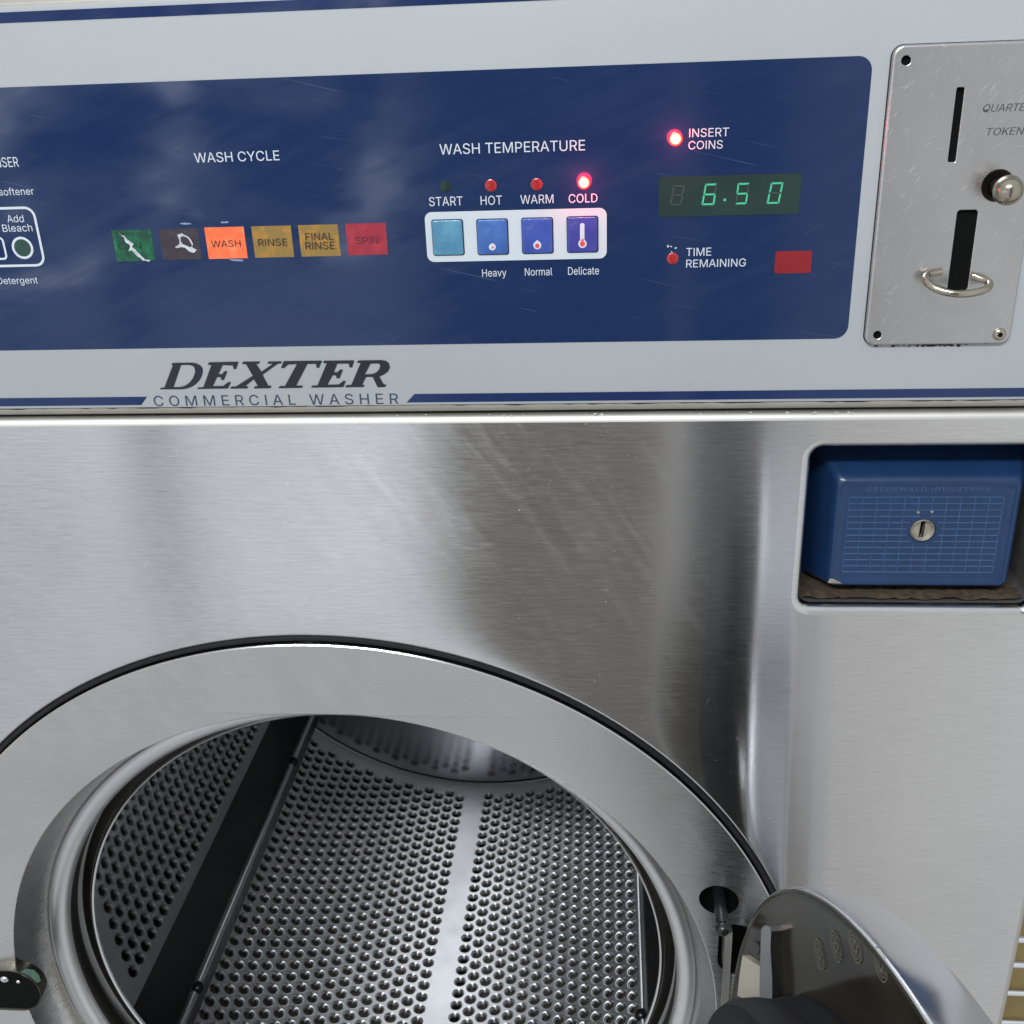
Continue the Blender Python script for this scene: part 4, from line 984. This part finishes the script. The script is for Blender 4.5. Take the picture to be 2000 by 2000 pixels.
def patch(a0, a1, y0, y1, na):
    vs, ns = [], []
    for i in range(na + 1):
        aa = a0 + (a1 - a0) * i / na; a = math.radians(aa)
        for y in (y0, y1):
            vs.append(cyl(aa, y)); ns.append((-math.cos(a), 0, -math.sin(a)))
    shell.add(vs, [(2 * i, 2 * i + 2, 2 * i + 3, 2 * i + 1) for i in range(na)], ns)
PITCH_Y = 0.0138; DA = 2.36
KN = 16
def hole_cell(ac, yc):
    """one dimpled hole in a rectangular cell of the shell; rims roll outward, away from the drum axis"""
    w2 = math.radians(DA / 2) * DR; h2 = PITCH_Y / 2
    R0 = 0.0061
    prof = [(R0, 0.0, 0.0), (0.0056, 0.00025, 32), (0.0050, 0.0008, 52), (0.0045, 0.0017, 68), (0.0042, 0.0029, 80), (0.0041, 0.0050, 88)]
    vs, ns = [], []
    def put(u, v, dep, nu, nv, nr):
        a = math.radians(ac) + u / DR; R = DR + dep
        ca, sa = math.cos(a), math.sin(a)
        vs.append((CX + R * ca, yc + v, CZ + R * sa))
        ns.append((-ca * nr - sa * nu, nv, -sa * nr + ca * nu))
    for k in range(KN):
        t = 2 * PI * k / KN; c, s_ = math.cos(t), math.sin(t)
        e = min(w2 / max(abs(c), 1e-9), h2 / max(abs(s_), 1e-9))
        if k % (KN // 4) == KN // 8:
            put(math.copysign(w2, c), math.copysign(h2, s_), 0, 0, 0, 1)
        else:
            put(e * c, e * s_, 0, 0, 0, 1)
    for r, dep, tilt in prof:
        ct, st = math.cos(math.radians(tilt)), math.sin(math.radians(tilt))
        for k in range(KN):
            t = 2 * PI * k / KN; c, s_ = math.cos(t), math.sin(t)
            rr = min(r, w2 / max(abs(c), 1e-9) * 0.985)
            put(rr * c, r * s_, dep, -c * st, -s_ * st, ct)
    nr_ = len(prof) + 1
    shell.add(vs, [(i * KN + k, i * KN + (k + 1) % KN, (i + 1) * KN + (k + 1) % KN, (i + 1) * KN + k) for i in range(nr_ - 1) for k in range(KN)], ns)
def column(ac, ylast, ystart):
    y = ylast; nlow = ylast
    while y >= ystart:
        hole_cell(ac, y); nlow = y; y -= PITCH_Y
    patch(ac - DA / 2, ac + DA / 2, ylast + PITCH_Y / 2, DY1, 2)
    patch(ac - DA / 2, ac + DA / 2, DY0, nlow - PITCH_Y / 2, 2)
angs = []
for k in range(16): angs.append((-95.07 - DA * k, 0.5705 if k % 2 == 0 else 0.5774))
for k in range(15): angs.append((-88.64 + DA * k, 0.5774 if k % 2 == 0 else 0.5705))
for k in range(19): angs.append((-144.56 - DA * k, 0.5705 if k % 2 == 0 else 0.5774))
for ac, yl in angs:
    st = 0.176 + (0.0025 * max(0.0, (-144.0 - ac)) if ac < -144 else 0.0)
    column(ac, yl, min(st, 0.215))
patch(-95.07 + DA / 2, -88.64 - DA / 2, DY0, DY1, 4)
patch(-144.56 + DA / 2, -95.07 - 15.5 * DA, DY0, DY1, 6)
patch(-88.64 + 14.5 * DA, 360 - 144.56 - 18.5 * DA, DY0, DY1, 90)
shell.build('perforated_shell', 'drum_steel', drum)
# lifters
for ac in (-136.7, -46.7, 43.3, 133.3):
    sec = []
    for k in range(9):                              # flank, rounded ridge, flank
        pass
    hw, rh, rr = 0.0285, 0.0465, 0.0065
    base = [(-hw, 0.0), (-hw * 0.93, 0.0025)]
    ap = math.atan2(hw, rh)
    arc = [(-rr * math.cos(ap) * math.cos(math.radians(t)) / math.cos(ap), rh - rr + rr * math.sin(math.radians(t))) for t in range(30, 151, 15)]
    sec = base + arc + [(hw * 0.93, 0.0025), (hw, 0.0)]
    a = math.radians(ac); ca, sa = math.cos(a), math.sin(a)
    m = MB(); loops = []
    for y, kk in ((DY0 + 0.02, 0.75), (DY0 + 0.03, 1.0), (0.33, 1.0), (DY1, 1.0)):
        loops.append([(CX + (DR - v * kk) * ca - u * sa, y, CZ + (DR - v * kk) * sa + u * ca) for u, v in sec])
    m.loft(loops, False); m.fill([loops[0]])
    lf = m.build('lifter', 'lifter_shaded_steel', drum, 40)
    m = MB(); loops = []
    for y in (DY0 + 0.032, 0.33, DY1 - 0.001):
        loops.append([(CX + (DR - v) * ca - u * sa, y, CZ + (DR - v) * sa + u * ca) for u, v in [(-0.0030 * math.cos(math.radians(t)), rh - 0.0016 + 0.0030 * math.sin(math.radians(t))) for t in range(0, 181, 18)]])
    m.loft(loops, False); m.build('ridge_highlight', 'drum_steel', drum, 40)  # brighter strip put along the ridge as its highlight
    for y in (0.17, 0.47):
        R = DR - rh
        m = MB(); m.sphere((CX + (R - 0.0006) * ca, y, CZ + (R - 0.0006) * sa), 0.0052, (1, 1, 1), 20, 10)
        m.build('rivet', 'black_plastic', drum)
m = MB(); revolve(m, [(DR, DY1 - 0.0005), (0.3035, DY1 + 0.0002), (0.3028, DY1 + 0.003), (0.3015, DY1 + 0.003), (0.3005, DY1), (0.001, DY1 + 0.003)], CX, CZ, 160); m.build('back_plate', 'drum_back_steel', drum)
m = MB(); revolve(m, [(0.195, 0.054), (0.34, 0.060), (0.34, 0.62), (0.001, 0.62)], CX, CZ, 120); m.build('outer_tub', 'tub_dark', washer)

# --- open door
DC = Vector((0.107, -0.247, H - 0.542)); TH = math.radians(81.3)
un = Vector((math.sin(TH), math.cos(TH), 0)); uu = Vector((math.cos(TH), -math.sin(TH), 0)); uz = Vector((0, 0, 1))
door = empty('door', DC, washer); door['label'] = 'round door swung open towards the viewer, chrome rim and smoked inner face'
def dpt(u, w, t): return DC + uu * u + uz * w + un * t
def drev(prof, n=220):
    m = MB(); m.loft([[dpt(r * math.cos(2 * PI * k / n), r * math.sin(2 * PI * k / n), t) for k in range(n)] for r, t in prof]); return m
barrel = []
ctrl = [(0.2494, 0.0006), (0.2500, 0.0010), (0.2505, 0.0024), (0.2503, 0.0060), (0.2495, 0.0110), (0.2484, 0.0160), (0.2472, 0.0205), (0.2462, 0.0228), (0.2445, 0.0243), (0.2420, 0.0250), (0.2395, 0.0254)]
for i in range(len(ctrl) - 1):                      # smooth the rim profile
    p0, p1, p2, p3 = ctrl[max(i - 1, 0)], ctrl[i], ctrl[i + 1], ctrl[min(i + 2, len(ctrl) - 1)]
    for k in range(4):
        q = k / 4
        barrel.append(tuple(0.5 * (2 * b_ + (c - a) * q + (2 * a - 5 * b_ + 4 * c - d) * q * q + (3 * b_ - a - 3 * c + d) * q ** 3) for a, b_, c, d in zip(p0, p1, p2, p3)))
drev(barrel).build('rim', 'chrome', door)
drev([(0.2400, 0.0252), (0.2380, 0.0270), (0.225, 0.038), (0.16, 0.052), (0.001, 0.058)]).build('back_cover', 'door_back', door)
drev([(0.2497, 0.0008), (0.2492, 0.0001), (0.2484, 0.0000), (0.2478, 0.0010), (0.2440, 0.0016), (0.2050, 0.0020), (0.2030, 0.0024)]).build('face', 'smoked_glass', door)
drev([(0.2046, 0.0022), (0.2050, -0.004), (0.2040, -0.010), (0.2046, -0.0125), (0.2056, -0.018), (0.2058, -0.026), (0.2035, -0.0305), (0.198, -0.0325), (0.190, -0.031), (0.186, -0.024), (0.186, 0.0)]).build('door_gasket', 'black_rubber', door)
drev([(0.187, -0.015), (0.178, -0.030), (0.160, -0.052), (0.13, -0.066), (0.08, -0.074), (0.001, -0.077)]).build('glass_bowl', 'smoked_glass', door)
m = MB()
for x, y in ((1600, 1864), (1632, 1849), (1670, 1849), (1720, 1884)):            # faint round marks on the face
    v = CM.transposed() @ Vector(((x - 1000) / 2000 / F, (y - 1000) / 2000 / F, 1.0)); C0 = Vector((0, -S, H))
    t0 = 0.0012; k = ((DC + un * t0) - C0).dot(un) / v.dot(un); hpt = C0 + v * k - DC
    cu, cw = hpt.dot(uu), hpt.dot(uz)
    for r0, r1 in ((0.0056, 0.0060), (0.0042, 0.0045)):
        m.loft([[dpt(cu + r * math.cos(2 * PI * i / 28), cw + 0.0 + r * math.sin(2 * PI * i / 28), t0) for i in range(28)] for r in (r0, r1)])
    for i in range(9):
        a = i * 0.7 + x; b_ = a + 2.2
        p0, p1 = (cu + 0.0032 * math.cos(a), cw + 0.0036 * math.sin(a)), (cu + 0.0032 * math.cos(b_), cw + 0.0036 * math.sin(b_))
        dx, dz = -(p1[1] - p0[1]), p1[0] - p0[0]; L = math.hypot(dx, dz); dx, dz = dx / L * 0.00016, dz / L * 0.00016
        m.add([dpt(p0[0] - dx, p0[1] - dz, t0), dpt(p1[0] - dx, p1[1] - dz, t0), dpt(p1[0] + dx, p1[1] + dz, t0), dpt(p0[0] + dx, p0[1] + dz, t0)], [(0, 1, 2, 3)])
m.build('stamp', 'stamp_grey', door, clean=False)
# hinge: arm out of the slot, plate and pale bearing block at the edge of the face
def dface(x, y, t):
    v = CM.transposed() @ Vector(((x - 1000) / 2000 / F, (y - 1000) / 2000 / F, 1.0)); C0 = Vector((0, -S, H))
    k = ((DC + un * t) - C0).dot(un) / v.dot(un); h = C0 + v * k - DC
    return h.dot(uu), h.dot(uz)
def dslab(name, px, t0, t1, mat, bevel=0.0006):
    loops = []
    q = [dface(x, y, t0) for x, y in px]
    m = MB(); m.loft([[dpt(a, b_, t) for a, b_ in q] for t in (t0, t1)], True, True, True)
    return m.build(name, mat, door, 30)
kx = lambda pts: [(1360 + a / 5.682, 1740 + b_ / 5.682) for a, b_ in pts]
dslab('hinge_plate', kx([(720,430),(740,395),(775,382),(815,400),(830,450),(822,640),(842,1000),(840,1260),(700,1260),(705,900),(712,640)]), -0.0035, 0.002, 'bright_steel')
dslab('hinge_block', kx([(512,716),(700,838),(700,1230),(560,1215),(455,1160),(485,900)]), -0.002, 0.0025, 'white_block')
dslab('hinge_bolt', kx([(640 + 60 * math.cos(a), 640 + 75 * math.sin(a)) for a in [i * PI / 8 for i in range(16)]]), -0.0022, 0.002, 'dark_steel')
m = MB(); a0, a1 = P(1417, 1822, 0.004), P(1431, 1822, 0.004)
zb_ = a0.z - 0.16
hb = [[(x, y, z) for x, y in ((a0.x, 0.004), (a1.x, 0.004), (a1.x, 0.016), (a0.x, 0.016))] for z in (a0.z, zb_)]
m.loft(hb, True, True, True); m.build('hinge_arm', 'edge_steel', door)

# ------------------------------------------------------------------ what stands past the right side of the machine
shelf = empty('wire_shelf', (0.40, 0.12, 0.0))
shelf['label'] = 'tan board crossed by bright metal rods beside the washer'; shelf['category'] = 'shelf'
m = MB(); m.loft([rrect(XR + 0.006, XR + 0.40, 0.02, P(2000, 1822, 0.11).z, 0.004, y) for y in (0.110, 0.125)], True, True, True); m.build('board', 'tan_board', shelf)
for y in (1835, 1884, 1939, 1997):
    q = P(1985, y, 0.09)
    m = MB(); m.tube([(XR + 0.008, 0.09, q.z), (XR + 0.38, 0.09, q.z)], 0.0022, 14); m.build('rod', 'chrome', shelf)
for x in (XR + 0.030, XR + 0.37):
    m = MB(); m.tube([(x, 0.096, 0.03), (x, 0.096, P(2000, 1828, 0.096).z)], 0.003, 14); m.build('upright', 'chrome', shelf)
